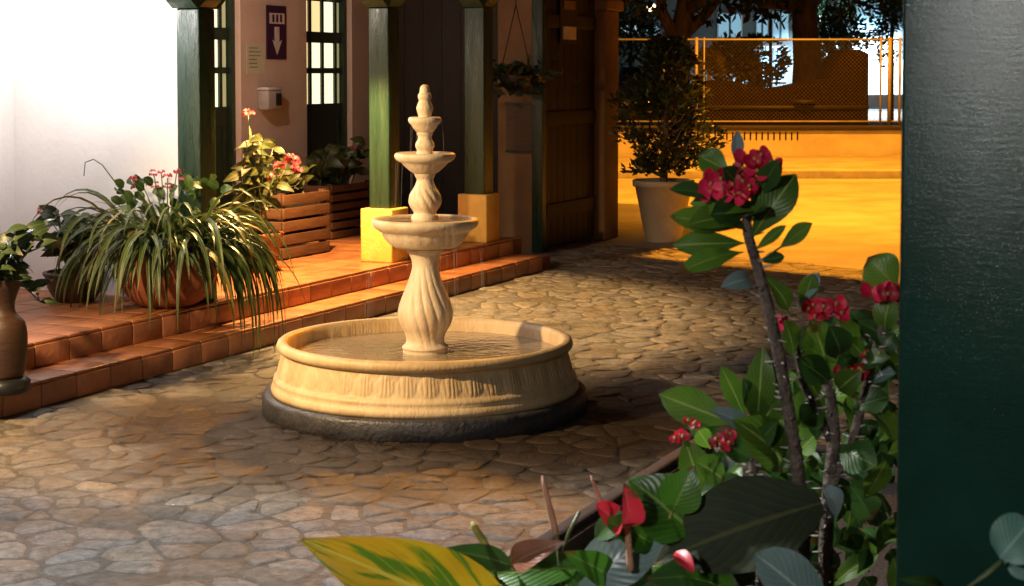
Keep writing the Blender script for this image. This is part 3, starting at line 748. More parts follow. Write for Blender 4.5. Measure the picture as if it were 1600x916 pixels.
wv = lathe([(.739, ZW), (.6, ZW + .001), (.4, ZW), (.2, ZW + .001), (.03, ZW)], FC, 64, None, False)
ft.part('water', wv, 'water')
def spiral(a, z):
    t = (z - .34) / (.86 - .34)
    if 0 < t < 1:
        e = math.sin(math.pi * min(1, t * 1.15)) ** .6 if t * 1.15 < 1 else 0
        return e * 0.065 * abs(math.sin(8 * a + 7.0 * t)) ** .6 - e * .04
    return 0
p1 = [(.15, .2), (.15, .285), (.128, .30), (.122, .325), (.128, .34), (.108, .36), (.102, .385), (.112, .42), (.134, .46), (.1475, .505), (.146, .55), (.130, .60), (.108, .655), (.088, .71), (.074, .76), (.071, .79), (.076, .82), (.089, .848), (.101, .864), (.103, .876), (.09, .888)]
ft.part('pedestal', lathe(dense(p1, 5), FC, 224, spiral), 'stone2')
def gad(a, z): return .012 * abs(math.sin(12 * a)) if .90 < z < .965 else 0
bowl = [(.06, .884), (.17, .888), (.188, .90), (.212, .925), (.228, .95), (.236, .968), (.246, .974), (.262, .985), (.283, 1.0), (.291, 1.018), (.290, 1.033), (.281, 1.043), (.268, 1.044), (.25, 1.032), (.18, 1.0), (.08, .99), (.02, .99)]
ft.part('large_bowl', lathe(bowl, FC, 144, gad), 'stone2')
wb = ft.part('large_bowl_water', lathe([(.263, 1.037), (.15, 1.038), (.03, 1.037)], FC, 48, None, False), 'water')
def spiral2(a, z):
    t = (z - 1.08) / .15
    return .10 * math.sin(math.pi * t) * abs(math.sin(6 * a + 6 * t)) ** .7 - .03 * math.sin(math.pi * t) if 0 < t < 1 else 0
p2 = [(.07, .99), (.075, 1.05), (.062, 1.07), (.066, 1.085), (.080, 1.11), (.0855, 1.14), (.078, 1.175), (.060, 1.21), (.047, 1.243), (.046, 1.258), (.055, 1.275), (.06, 1.29)]
ft.part('middle_pedestal', lathe(dense(p2, 4), FC, 100, spiral2), 'stone2')
b2 = [(.03, 1.284), (.06, 1.287), (.085, 1.305), (.115, 1.332), (.128, 1.347), (.140, 1.351), (.158, 1.363), (.167, 1.379), (.164, 1.394), (.154, 1.401), (.14, 1.395), (.09, 1.375), (.02, 1.37)]
ft.part('small_bowl', lathe(b2, FC, 96, lambda a, z: .014 * abs(math.sin(10 * a)) if 1.30 < z < 1.345 else 0), 'stone2')
p3 = [(.05, 1.372), (.046, 1.40), (.043, 1.412), (.052, 1.435), (.050, 1.452), (.039, 1.472), (.038, 1.49), (.044, 1.506), (.04, 1.515)]
ft.part('upper_stem', lathe(dense(p3, 4), FC, 48), 'stone2')
b3 = [(.02, 1.508), (.045, 1.512), (.064, 1.535), (.073, 1.552), (.085, 1.562), (.091, 1.578), (.087, 1.591), (.078, 1.595), (.03, 1.585), (.01, 1.585)]
ft.part('top_dish', lathe(b3, FC, 64), 'stone2')
p4 = [(.036, 1.58), (.035, 1.60), (.043, 1.628), (.045, 1.645), (.037, 1.668), (.032, 1.684), (.037, 1.70), (.036, 1.715), (.028, 1.728), (.027, 1.745), (.020, 1.762), (.008, 1.771)]
ft.part('finial', lathe(dense(p4, 4), FC, 40), 'stone2')
# thin falling threads of water from each rim
def threads(r, z0, z1, n, spread, arcs=None):
    g = []
    for k in range(n):
        a = (rnd.uniform(0, 2 * math.pi) if arcs is None else rnd.gauss(*rnd.choice(arcs)))
        rr = r + .004; v = rnd.uniform(.3, 1) * spread; pts = []
        for i in range(7):
            t = i / 6; pts.append(FC + Vector(((rr + v * t) * math.cos(a), (rr + v * t) * math.sin(a), z0 + (z1 - z0) * t * t * .6 + (z1 - z0) * t * .4)))
        g.append(tube(pts, [.0018, .0016, .0015, .0014, .0013, .0012, .001], 5))
    return join(*g)
ft.part('falling_water', join(threads(.088, 1.585, 1.40, 6, .02), threads(.165, 1.392, 1.04, 6, .03), threads(.291, 1.03, .30, 15, .05, [(-.15, .28), (2.9, .3), (-1.2, .4)])), 'stream', kind='stuff')

# ================================================================== POTTED PLANTS OF THE TERRACE
def pot_profile(r, h, lip=True):
    pr = [(r * .62, 0), (r * .66, .01), (r * .86, h * .35), (r * .98, h * .72), (r, h * .86)]
    if lip: pr += [(r * 1.05, h * .88), (r * 1.07, h * .96), (r * 1.04, h)]
    pr += [(r * .93, h), (r * .90, h * .9), (r * .1, h * .88)]
    return pr
def flower_head(th, c, size, mat, n=7, name='flower', face=None):
    """cluster of small rounded bracts in one head"""
    g = []
    for _ in range(n):
        a = rnd.uniform(0, 6.283); e = rnd.uniform(-.3, 1.2)
        d = Vector((math.cos(a) * math.cos(e), math.sin(a) * math.cos(e), math.sin(e)))
        p = Vector(c) + d * size * .5
        for sgn in (-1, 1):
            sd = d.cross(Vector((0, 0, 1)));  sd = sd.normalized() if sd.length > .05 else Vector((1, 0, 0))
            g.append(leaf(p, p + (sd * sgn + d * .35) * size * .42, size * .46, 'round', .1, .25, 0, 4, 2, face=d + Vector((0, -.4, .2))))
    return th.part(name, join(*g), mat, kind='stuff')
# --- wide bowl with the trailing strap-leaf plant
c = hs(1.62, .68, FZ)
c = gp(262, 478, FZ)
tp = Thing('trailing_strap_plant', 'bushy plant with long arching strap leaves in a wide terracotta bowl on the terrace', 'potted plant', c)
tp.part('bowl', lathe(dense([(.15, 0), (.24, .05), (.31, .16), (.345, .28), (.35, .34), (.365, .35), (.37, .385), (.35, .39), (.33, .37), (.1, .35)], 3), c, 56), 'clay')
tp.part('soil', lathe([(.335, .36), (.2, .38), (.02, .39)], c, 32, None, False), 'soil')
for k in range(285):
    a = rnd.uniform(0, 6.283); r0 = rnd.uniform(.02, .36); el = rnd.uniform(.15, 1.25)
    p = c + Vector((math.cos(a) * r0, math.sin(a) * r0, .37 + rnd.uniform(0, .10)))
    a2 = a + rnd.gauss(0, .45)
    d = Vector((math.cos(a2) * math.cos(el), math.sin(a2) * math.cos(el), math.sin(el)))
    L = rnd.uniform(.45, .86)
    tp.part('strap_leaf', strap(p, d, L, rnd.uniform(.026, .048), rnd.uniform(1.3, 2.6), 10, rnd.gauss(0, .6)), 'spider_dry' if rnd.random() < .13 else 'spider')
g = []
for k in range(330):
    a = rnd.uniform(0, 6.283); r0 = .36 * math.sqrt(rnd.random()); el = rnd.uniform(.2, 1.4)
    p = c + Vector((math.cos(a) * r0, math.sin(a) * r0, .36)); a2 = a + rnd.gauss(0, .6)
    g.append(strap(p, (math.cos(a2) * math.cos(el), math.sin(a2) * math.cos(el), math.sin(el)), rnd.uniform(.25, .55), rnd.uniform(.02, .036), rnd.uniform(1.5, 3.2), 7, rnd.gauss(0, .6)))
for k in range(34):                       # long ones that trail over the right-hand rim
    a2 = rnd.uniform(-.75, .35); p = c + Vector((rnd.uniform(.1, .36), rnd.uniform(-.2, .15), .40))
    g.append(strap(p, (math.cos(a2) * .8, math.sin(a2) * .8, rnd.uniform(.3, .7)), rnd.uniform(.7, 1.0), rnd.uniform(.022, .038), rnd.uniform(2.0, 3.2), 11, rnd.gauss(0, .5)))
tp.part('inner_leaves', join(*g), 'spider', kind='stuff')
st = tp.part('long_stalk', tube([at(193, 302, c.y), at(180, 285, c.y), at(160, 258, c.y), at(146, 249, c.y), at(133, 254, c.y), at(131, 275, c.y)], [.005, .005, .004, .004, .004, .003], 6), 'stem')
# flowering plant that grows in the same bowl
for (x, y) in [(208, 282), (222, 288), (240, 272), (252, 270), (262, 278), (286, 282), (262, 292), (243, 290), (213, 293), (276, 270)]:
    p = at(x, y, c.y + rnd.uniform(-.12, .15))
    tp.part('flower_stem', tube([c + Vector((rnd.gauss(0, .08), rnd.gauss(0, .06), .40)), (c + p) / 2 + Vector((0, 0, .22)), p], .004, 5), 'stem')
    flower_head(tp, p, rnd.uniform(.032, .05), 'pink', 6)
for k in range(46):
    p = at(rnd.uniform(185, 345), rnd.uniform(282, 335), c.y + rnd.uniform(-.2, .2)); d = Vector((rnd.gauss(0, .6), rnd.gauss(-.3, .5), rnd.uniform(.1, .8))).normalized()
    tp.part('leaf', leaf(p, p + d * .085, .06, 'round', .1, .2, 0, 5, 2), 'geran')
# --- generic broad-leaved pot plant
def bush_plant(name, label, c, pot, potmat, n, rad, hgt, lsize, leafmat, shape='ovate', flowers=(), fl='pink', base=None, zs=1.0, asp=.45, fsize=.06, group=None):
    t = Thing(name, label, 'potted plant', c, group)
    r, h = pot
    if potmat:
        t.part('pot', lathe(dense(pot_profile(r, h), 3), c, 48), potmat)
        t.part('soil', lathe([(r * .9, h * .93), (r * .02, h * .96)], c, 24, None, False), 'soil')
    top = c + Vector((0, 0, h * .95))
    ns_ = max(4, n // 9)
    tips = []
    for k in range(ns_):
        a = rnd.uniform(0, 6.283); e = rnd.random() ** .6
        tip = top + Vector((math.cos(a) * rad * e * .8, math.sin(a) * rad * e * .8, hgt * rnd.uniform(.45, .95) * zs))
        mid = (top + tip) / 2 + Vector((rnd.gauss(0, .03), rnd.gauss(0, .03), .06))
        t.part('stem', tube([top + Vector((rnd.gauss(0, r * .25), rnd.gauss(0, r * .25), -.02)), mid, tip], [.007, .006, .004], 6), 'stem'); tips.append((mid, tip))
    for k in range(n):
        mid, tip = rnd.choice(tips); f = rnd.random(); p = mid.lerp(tip, f) if rnd.random() < .8 else top.lerp(mid, rnd.uniform(.4, 1))
        a = rnd.uniform(0, 6.283); d = Vector((math.cos(a), math.sin(a), rnd.uniform(-.45, .8))).normalized(); L = lsize * rnd.uniform(.6, 1.25)
        t.part('leaf', leaf(p, p + d * L + Vector((0, 0, -.15 * L)), L * asp, shape, .15, .2, rnd.gauss(0, .4), 6, 2), leafmat)
    for (x, y, Y) in flowers:
        p = at(x, y, Y); flower_head(t, p, fsize * rnd.uniform(.8, 1.2), fl, 7)
        t.part('flower_stem', tube([top + Vector((rnd.gauss(0, .05), rnd.gauss(0, .05), .1)), (top + p) / 2 + Vector((0, 0, .06)), p], .004, 5), 'stem')
    return t
# left neighbour of the bowl: dark leaves, half hidden
cl = gp(118, 470, FZ)
bush_plant('broad_leaf_plant', 'dark low plant in a small pot between the strap plant and the left edge', cl, (.2, .2), 'brownclay', 120, .36, .46, .16, 'darkleaf', 'ovate',
           [(68, 330, cl.y)], 'pink')
# bright leaves that rise in front of the white wall
cb = hs(1.05, .95, FZ)
# leftmost urn, cut by the picture's edge
cu = gp(4, 612, .15)
ur = Thing('left_urn_plant', 'leggy plant in a tall brown urn on a black stand, cut by the left edge', 'potted plant', cu)
ur.part('stand', lathe([(.135, 0), (.145, .01), (.145, .055), (.12, .075), (.1, .08)], cu, 32), 'black')
ur.part('urn', lathe(dense([(.10, .075), (.115, .10), (.128, .2), (.132, .30), (.118, .37), (.075, .42), (.07, .47), (.085, .52), (.10, .56), (.105, .60), (.095, .605), (.08, .58), (.02, .58)], 4), cu, 48), 'brownclay')
ur.part('soil', lathe([(.082, .585), (.02, .59)], cu, 24, None, False), 'soil')
ut = cu + Vector((0, 0, .58))
for k in range(26):
    a = rnd.uniform(0, 6.283); tip = ut + Vector((math.cos(a) * rnd.uniform(.05, .28), math.sin(a) * .2, rnd.uniform(-.12, .36)))
    mid = (ut + tip) / 2 + Vector((0, 0, .05)); ur.part('stem', tube([ut, mid, tip], [.007, .006, .004], 6), 'stem')
    for j in range(6):
        p = mid.lerp(tip, j / 5); a2 = rnd.uniform(0, 6.283); d = Vector((math.cos(a2), math.sin(a2), rnd.uniform(-.6, .6))).normalized(); L = rnd.uniform(.08, .15)
        ur.part('leaf', leaf(p, p + d * L, L * .42, 'lance', .15, .2, rnd.gauss(0, .4), 6, 2), 'darkleaf')
# croton behind the first post
cc = hs(s_for(398, 1.05), 1.05, FZ)
bush_plant('croton_plant', 'tall yellow and green mottled croton in a terracotta pot right of the first post', cc, (.2, .3), 'clay', 165, .30, .88, .15, 'croton', 'lance',
           [(388, 180, cc.y), (437, 262, cc.y - .1), (455, 250, cc.y), (428, 280, cc.y - .1)], 'pink', fsize=.07)
# slatted wooden planters against the wall
def slat_planter(x0, x1, q, depth, z1, label, n, group):
    s0, s1 = s_for(x0, q), s_for(x1, q)
    t = Thing('slatted_planter', label, 'planter', hs((s0 + s1) / 2, q + depth / 2, FZ), group)
    hh = (z1 - FZ) / n
    for k in range(n):
        za_, zb_ = FZ + k * hh + .012, FZ + (k + 1) * hh - .012
        t.part('front_slat', hbox(s0, s1, q - .012, q + .012, za_, zb_, .004), 'slat', True)
        t.part('side_slat', hbox(s0 - .012, s0 + .012, q + .014, q + depth, za_, zb_, .004), 'slat', True)
    for s_ in (s0 + .04, s1 - .04): t.part('corner_post', hbox(s_ - .025, s_ + .025, q + .0125, q + .06, FZ, z1), 'slat', False)
    t.part('soil', hbox(s0 + .013, s1, q + .061, q + depth, FZ + .1, z1 - .05), 'soil', False)
    return t, s0, s1
def planter_fill(name, label, s0, s1, q, z, n, hgt, leafmat, flowers, shape='ovate', lsize=.17):
    c_ = hs((s0 + s1) / 2, q, z); t = Thing(name, label, 'plant', c_)
    for k in range(n):
        s_ = rnd.uniform(s0, s1); b_ = hs(s_, q + rnd.uniform(-.1, .12), z)
        tip = b_ + Vector((rnd.gauss(0, .08), rnd.gauss(0, .08), hgt * rnd.uniform(.4, 1)))
        t.part('stem', tube([b_ - Vector((0, 0, .05)), (b_ + tip) / 2, tip], [.007, .006, .004], 5), 'stem')
        for j in range(7):
            p = b_.lerp(tip, .25 + .75 * j / 6); a2 = rnd.uniform(0, 6.283); d = Vector((math.cos(a2), math.sin(a2), rnd.uniform(-.3, .7))).normalized(); L = lsize * rnd.uniform(.6, 1.2)
            t.part('leaf', leaf(p, p + d * L, L * .5, shape, .15, .2, rnd.gauss(0, .4), 5, 2), leafmat)
    for (x, y) in flowers: flower_head(t, at(x, y, c_.y), .085, 'pink', 8)
qa = 1.25
t_, a0, a1 = slat_planter(440, 512, qa, .45, zat(470, 300, s_for(470, qa), qa), 'slatted brown wooden planter behind the croton', 5, 'slatted planters on the walk')
planter_fill('planter_flowers', 'red flowering plants in the nearer slatted planter', a0, a1, qa + .2, zat(470, 300, s_for(470, qa), qa) - .04, 9, .30, 'croton', [(438, 262), (447, 275), (458, 252), (463, 268), (430, 288)], 'lance', .14)
qb = 1.75
t_, b0, b1 = slat_planter(516, 583, qb, .45, zat(550, 285, s_for(550, qb), qb), 'darker slatted planter against the wall under the lit paned door', 6, 'slatted planters on the walk')
planter_fill('planter_shrub', 'dark leafy shrub in the farther slatted planter', b0, b1, qb + .2, zat(550, 285, s_for(550, qb), qb) - .04, 12, .42, 'darkleaf', [(520, 233), (552, 238)], 'ovate', .18)
# dark plant hanging in the walk by the third post
hp = at(806, 118, hs(sC + 1.3, 1.1).y)
hg = Thing('hanging_basket', 'dark hanging basket plant in the walk right of the third post', 'hanging plant', hp)
hg.part('basket', lathe(dense([(.02, -.16), (.1, -.14), (.16, -.06), (.18, 0), (.165, .0), (.02, -.03)], 3), hp, 24), 'black')
hg.part('hanger', join(tube([hp + Vector((-.16, 0, 0)), hp + Vector((0, 0, .7))], .006, 5), tube([hp + Vector((.16, 0, 0)), hp + Vector((0, 0, .7))], .006, 5), tube([hp + Vector((0, 0, .7)), hp + Vector((0, 0, 1.25))], .006, 5)), 'black')
hg.part('leaves', foliage(260, lambda: (hp + Vector((rnd.gauss(0, .17), rnd.gauss(0, .12), rnd.gauss(-.02, .07))), Vector((rnd.gauss(0, 1), rnd.gauss(0, 1), -.2))), .12), 'darkleaf', kind='stuff')
# dark poster board on the end wall
bd = Thing('dark_board', 'dark framed board on the ochre wall at the end of the walk', 'board', hs(sE, 1.2, 1.3))
qx0, qx1 = q_for(834, sE), q_for(792, sE)
bd.part('panel', hbox(sE - .02, sE - .003, qx0, qx1, zat(810, 238, sE, 1), zat(810, 160, sE, 1)), 'beam', False)
for ya, yb in ((238, 234), (163, 160)): bd.part('frame_rail', hbox(sE - .035, sE - .021, qx0, qx1, zat(810, ya, sE, 1), zat(810, yb, sE, 1)), 'black', False)

# --- clipped shrub in a pale pot at the way out
cg = gp(1003, 381); cg = cg + gout * .35
PX = F / cg.y
sh = Thing('gateway_shrub', 'dark bushy shrub in a tall pale tapered pot at the gateway', 'potted plant', cg)
hpot = (zat(1003, 281, 0, 0) if False else at(1003, 281, cg.y).z)
sh.part('pot', lathe([(.185, 0), (.19, .01), (.31, hpot - .07), (.335, hpot - .068), (.34, hpot - .005), (.33, hpot), (.30, hpot), (.29, hpot - .05), (.02, hpot - .06)], cg, 40), 'whitepot')
sh.part('soil', lathe([(.295, hpot - .04), (.02, hpot - .03)], cg, 24, None, False), 'soil')
zt_ = at(1003, 62, cg.y).z
sh.part('trunk', tube([cg + Vector((0, 0, hpot - .06)), cg + Vector((.02, 0, hpot + .5)), cg + Vector((.03, .02, zt_ - .2))], [.045, .035, .015], 8), 'bark')
lb = []
for k in range(26):
    z = rnd.uniform(hpot + .1, zt_ - .15); a = rnd.uniform(0, 6.283); b_ = cg + Vector((.02, 0, z)); L = rnd.uniform(.2, .42)
    lb.append(tube([b_, b_ + Vector((math.cos(a) * L * .6, math.sin(a) * L * .6, .1)), b_ + Vector((math.cos(a) * L, math.sin(a) * L, .28))], [.012, .009, .004], 5))
sh.part('limbs', join(*lb), 'bark')
def shrub_place():
    while True:
        f = rnd.random(); z = hpot + .06 + f * (zt_ - hpot - .06)
        rm = (.20 + .30 * math.sin(math.pi * min(1, f * .9 + .12)) ** .8) * (1.0 - .35 * f)
        a = rnd.uniform(0, 6.283); rr = rm * math.sqrt(rnd.random()) * (1.05 + .28 * math.sin(3 * a + 9 * f) + .2 * math.sin(7 * a - 14 * f))
        p = cg + Vector((.03 + rr * math.cos(a), rr * math.sin(a), z))
        if noise.noise(p * 3.6) > -.02: return p, Vector((math.cos(a), math.sin(a), .25))
sh.part('crown', foliage(5600, shrub_place, .085, .42), 'bush', kind='stuff')

# ================================================================== FOREGROUND: RAISED BED, POST, FLOWERING PLANTS
PO = Vector((0.14, 4.54, 0))
def bed_pt(s, q, z): return PO + D * s + N * q + Vector((0, 0, z))
def bbox_(s0, s1, q0, q1, z0, z1):
    return box(bed_pt((s0 + s1) / 2, (q0 + q1) / 2, (z0 + z1) / 2), s1 - s0, q1 - q0, z1 - z0, HROT, .012)
bed = Thing('raised_planting_bed', 'raised planting bed with a reddish edge under the foreground flowers', 'planter', bed_pt(0, .7, 0))
bed.part('front_wall', bbox_(-3.4, 1.25, .0, .04, -.02, .56), 'planterwall')
bed.part('end_wall', bbox_(1.21, 1.25, .041, 1.6, -.02, .56), 'planterwall')
bed.part('coping', join(bbox_(-3.4, 1.28, -.012, .035, .561, .59), bbox_(1.24, 1.28, .036, 1.6, .561, .59)), 'rail')
bed.part('soil', bbox_(-3.4, 1.209, .041, 1.6, -.02, .50), 'soil')
pg = Thing('wooden_post', 'thick dark green painted timber post close up at the right edge', 'post', (.70, 2.46, .5))
xl = at(1404, 458, 2.42).x
pc = Vector((xl, 2.42, 0)) + N * .17 + D * .17
pg.part('shaft', box((pc.x, pc.y, 1.75), .34, .34, 2.5, HROT, .006), 'post')
pg.part('base_block', box((pc.x, pc.y, .30), .44, .44, .55, HROT, .02), 'planterwall')

FY = 3.0
def lf(th, b, t, wpx, mat, shape='obovate', Y=FY, dy=-.06, bow=.1, fold=.22, roll=0., name='leaf', wave=.035, nl=10):
    if shape == 'obovate': wpx *= 1.2; bow = rnd.uniform(-.02, .2)
    pb, pt = at(b[0], b[1], Y), at(t[0], t[1], Y + dy)
    return th.part(name, leaf(pb, pt, wpx * Y / F, shape, bow, fold, roll, nl, 6, wave), mat)
def thorny(th, pts, r0, r1, name='stem', dens=46):
    st_ = th.part(name, tube(pts, [r0 + (r1 - r0) * k / (len(pts) - 1) for k in range(len(pts))], 10), 'thornstem')
    g = []
    for k in range(len(pts) - 1):
        a, b_ = Vector(pts[k]), Vector(pts[k + 1])
        for j in range(max(2, int((b_ - a).length * dens * 2))):
            p = a.lerp(b_, rnd.random()); an = rnd.uniform(0, 6.283); d = Vector((math.cos(an), math.sin(an), rnd.uniform(-.1, .5))).normalized(); L = rnd.uniform(.010, .019)
            g.append(tube([p + d * r1 * .8, p + d * (r0 + L)], [.0034, .0006], 4))
    th.part('thorns', join(*g), 'thorn', under=st_, kind='stuff')
# --- tall thorny plant with the big red head
e1_ = Thing('tall_thorn_plant', 'tall thorny stem topped by green leaves and a big red flower head', 'flowering plant', (at(1262, 800, FY).x, FY, .52))
base1 = e1_.loc
thorny(e1_, [base1, at(1255, 800, FY), at(1240, 690, FY), at(1222, 580, FY), at(1203, 490, FY), at(1183, 415, FY), at(1168, 365, FY), at(1166, 315, FY)], .0135, .0085)
for b, t, wpx, mt in [((1140, 268), (1092, 243), 40, 'euph'), ((1135, 322), (1046, 296), 30, 'euphdk'), ((1190, 330), (1078, 318), 42, 'euph'), ((1168, 354), (1046, 338), 34, 'euph'),
                      ((1172, 364), (1074, 352), 50, 'euph'), ((1165, 380), (1051, 383), 34, 'euph'), ((1162, 394), (1060, 426), 30, 'euph'), ((1176, 440), (1126, 449), 26, 'glauc'),
                      ((1172, 374), (1244, 272), 48, 'euph'), ((1180, 312), (1216, 250), 30, 'euphdk'), ((1178, 392), (1228, 352), 16, 'euph'), ((1218, 388), (1270, 349), 24, 'euph'),
                      ((1186, 408), (1226, 401), 18, 'euphdk'), ((1192, 430), (1232, 484), 28, 'euph'), ((1170, 340), (1120, 300), 36, 'euphdk'), ((1175, 345), (1205, 290), 34, 'euphdk'),
                      ((1150, 258), (1151, 204), 18, 'glauc'), ((1165, 330), (1110, 335), 44, 'euphdk'), ((1172, 350), (1195, 330), 30, 'euphdk'), ((1160, 300), (1130, 262), 30, 'euphdk')]:
    lf(e1_, b, t, wpx, mt, dy=rnd.uniform(-.10, .03), roll=rnd.gauss(0, .25))
e1_.part('leaf_stalk', tube([at(1180, 412, FY), at(1200, 400, FY), at(1220, 386, FY)], .002, 5), 'stem')
def red_head(th, x, y, wpx, Y=FY, n=12, mats=('petal', 'petal', 'petaldk')):
    c_ = at(x, y, Y - .03); r_ = wpx * .56 * Y / F
    for k in range(n):
        a = rnd.uniform(0, 6.283); rr = r_ * math.sqrt(rnd.random()) * .8
        p = c_ + Vector((rr * math.cos(a), rnd.uniform(-.022, .012), rr * math.sin(a) * .72)); s_ = max(.013, r_ * rnd.uniform(.62, .9)); g = []
        fc = Vector((rnd.gauss(0, .45), -1, rnd.gauss(.45, .4))).normalized(); sd = fc.cross(Vector((rnd.gauss(0, .5), 0, 1))).normalized()
        for sg_ in (-1, 1):
            g.append(leaf(p, p + sd * sg_ * s_ * .85 - fc * s_ * .0, s_ * 1.15, 'round', -.12, .3, 0, 6, 4, .03, face=fc))
        mt_ = rnd.choice(mats); fl_ = th.part('flower', g[0], mt_); th.part('petal', g[1], mt_, under=fl_)
        th.part('flower_centre', lathe([(.001, -.003), (.0035, 0), (.002, .004)], p + fc * .004, 6), 'spadixy', under=fl_)
red_head(e1_, 1128, 292, 56, n=11); red_head(e1_, 1158, 296, 48, n=7); red_head(e1_, 1184, 258, 52, n=9, mats=('petaldk', 'petal', 'petaldk')); red_head(e1_, 1165, 272, 40, Y=3.04, n=5, mats=('petaldk',))
# --- bushy thorny plant against the post
e2 = Thing('bushy_thorn_plant', 'bushy thorny plant with several red flowers crowded against the green post', 'flowering plant', (at(1300, 850, 3.15).x, 3.15, .52))
Y2 = 3.15
thorny(e2, [e2.loc, at(1290, 850, Y2), at(1296, 760, Y2), at(1304, 680, Y2), at(1298, 620, Y2), at(1290, 590, Y2)], .015, .010)
thorny(e2, [at(1296, 760, Y2), at(1330, 700, Y2), at(1350, 620, Y2), at(1370, 540, Y2), at(1388, 470, Y2)], .011, .007, 'branch')
thorny(e2, [at(1300, 690, Y2), at(1255, 600, Y2), at(1240, 520, Y2)], .009, .006, 'branch')
for b, t, wpx, mt in [((1292, 596), (1268, 500), 62, 'euph'), ((1312, 560), (1296, 508), 42, 'euphdk'), ((1332, 500), (1388, 537), 34, 'euphdk'), ((1404, 454), (1356, 402), 54, 'euph'),
                      ((1384, 524), (1393, 466), 38, 'euph'), ((1236, 494), (1198, 432), 34, 'euph'), ((1252, 482), (1270, 428), 26, 'euph'), ((1246, 482), (1280, 426), 24, 'glauc'),
                      ((1300, 600), (1245, 560), 40, 'euphdk'), ((1310, 610), (1345, 580), 36, 'euph'), ((1340, 580), (1392, 560), 30, 'euphdk'), ((1330, 640), (1390, 620), 40, 'euphdk'),
                      ((1240, 560), (1226, 500), 30, 'euph'), ((1355, 640), (1398, 690), 44, 'euph'), ((1290, 640), (1250, 660), 40, 'euphdk'), ((1305, 814), (1285, 758), 32, 'glauc'),
                      ((1310, 700), (1370, 730), 50, 'euphdk'), ((1365, 600), (1400, 585), 28, 'glauc'), ((1345, 660), (1330, 610), 36, 'euph'), ((1380, 690), (1398, 640), 34, 'euph'),
                      ((1350, 780), (1385, 720), 34, 'euph'), ((1370, 560), (1398, 520), 30, 'euphdk'), ((1330, 760), (1365, 810), 44, 'euphdk'), ((1355, 560), (1325, 530), 26, 'euph')]:
    lf(e2, b, t, wpx, mt, Y=Y2, dy=rnd.uniform(-.10, .03), roll=rnd.gauss(0, .3))
for k in range(170):
    x, y = rnd.uniform(1235, 1420), 935 - 400 * rnd.random() ** 1.2
    lf(e2, (x, y), (x + rnd.gauss(0, 32), y - rnd.uniform(10, 60)), rnd.uniform(22, 40), rnd.choice(['euph', 'euphdk', 'euphdk']), Y=Y2 + rnd.uniform(.08, .9), dy=rnd.uniform(-.08, .05), roll=rnd.gauss(0, .5), nl=7)
red_head(e2, 1272, 490, 40, Y2, 6); red_head(e2, 1298, 486, 44, Y2, 7); red_head(e2, 1225, 503, 28, Y2, 4, ('petaldk', 'petal')); red_head(e2, 1378, 462, 50, Y2, 8); red_head(e2, 1330, 578, 38, Y2, 5, ('petaldk',)); red_head(e2, 1362, 550, 26, Y2, 3, ('petaldk', 'pink'))
# --- low thorny plant left of the tall stem
e3 = Thing('low_thorn_plant', 'low thorny plant with upright leaves and small red blooms left of the tall stem', 'flowering plant', (at(1190, 850, 3.1).x, 3.1, .52))
Y3 = 3.08
thorny(e3, [e3.loc, at(1190, 820, Y3), at(1178, 740, Y3), at(1170, 660, Y3)], .011, .008)
for b, t, wpx, mt in [((1182, 674), (1192, 542), 40, 'euph'), ((1166, 658), (1126, 572), 30, 'euph'), ((1152, 664), (1030, 616), 50, 'euph'), ((1226, 740), (1146, 655), 64, 'euph'), ((1092, 780), (1070, 688), 44, 'euph'),
                      ((1152, 722), (1098, 738), 24, 'glauc'), ((1178, 690), (1225, 600), 34, 'euph'), ((1175, 700), (1215, 660), 30, 'euphdk'), ((1165, 690), (1108, 640), 28, 'glauc'), ((1180, 720), (1120, 690), 40, 'euphdk'),
                      ((1200, 640), (1206, 560), 26, 'euphdk'), ((1165, 640), (1160, 590), 24, 'euphdk'), ((1190, 730), (1240, 690), 36, 'euphdk'), ((1140, 760), (1085, 720), 40, 'euph')]:
    lf(e3, b, t, wpx, mt, Y=Y3, dy=rnd.uniform(-.10, .03), roll=rnd.gauss(0, .25))
red_head(e3, 1055, 680, 30, Y3, 4); red_head(e3, 1080, 665, 24, Y3, 3); red_head(e3, 1130, 687, 32, Y3, 5)
for k in range(90):
    x, y = rnd.uniform(1075, 1260), rnd.uniform(690, 930)
    if y < 690 + (1120 - x) * 1.2: continue
    lf(e3, (x, y), (x + rnd.gauss(-10, 30), y - rnd.uniform(10, 50)), rnd.uniform(22, 44), rnd.choice(['euph', 'euphdk', 'euphdk']), Y=Y3 + rnd.uniform(.12, .8), dy=rnd.uniform(-.08, .05), roll=rnd.gauss(0, .5), nl=7)
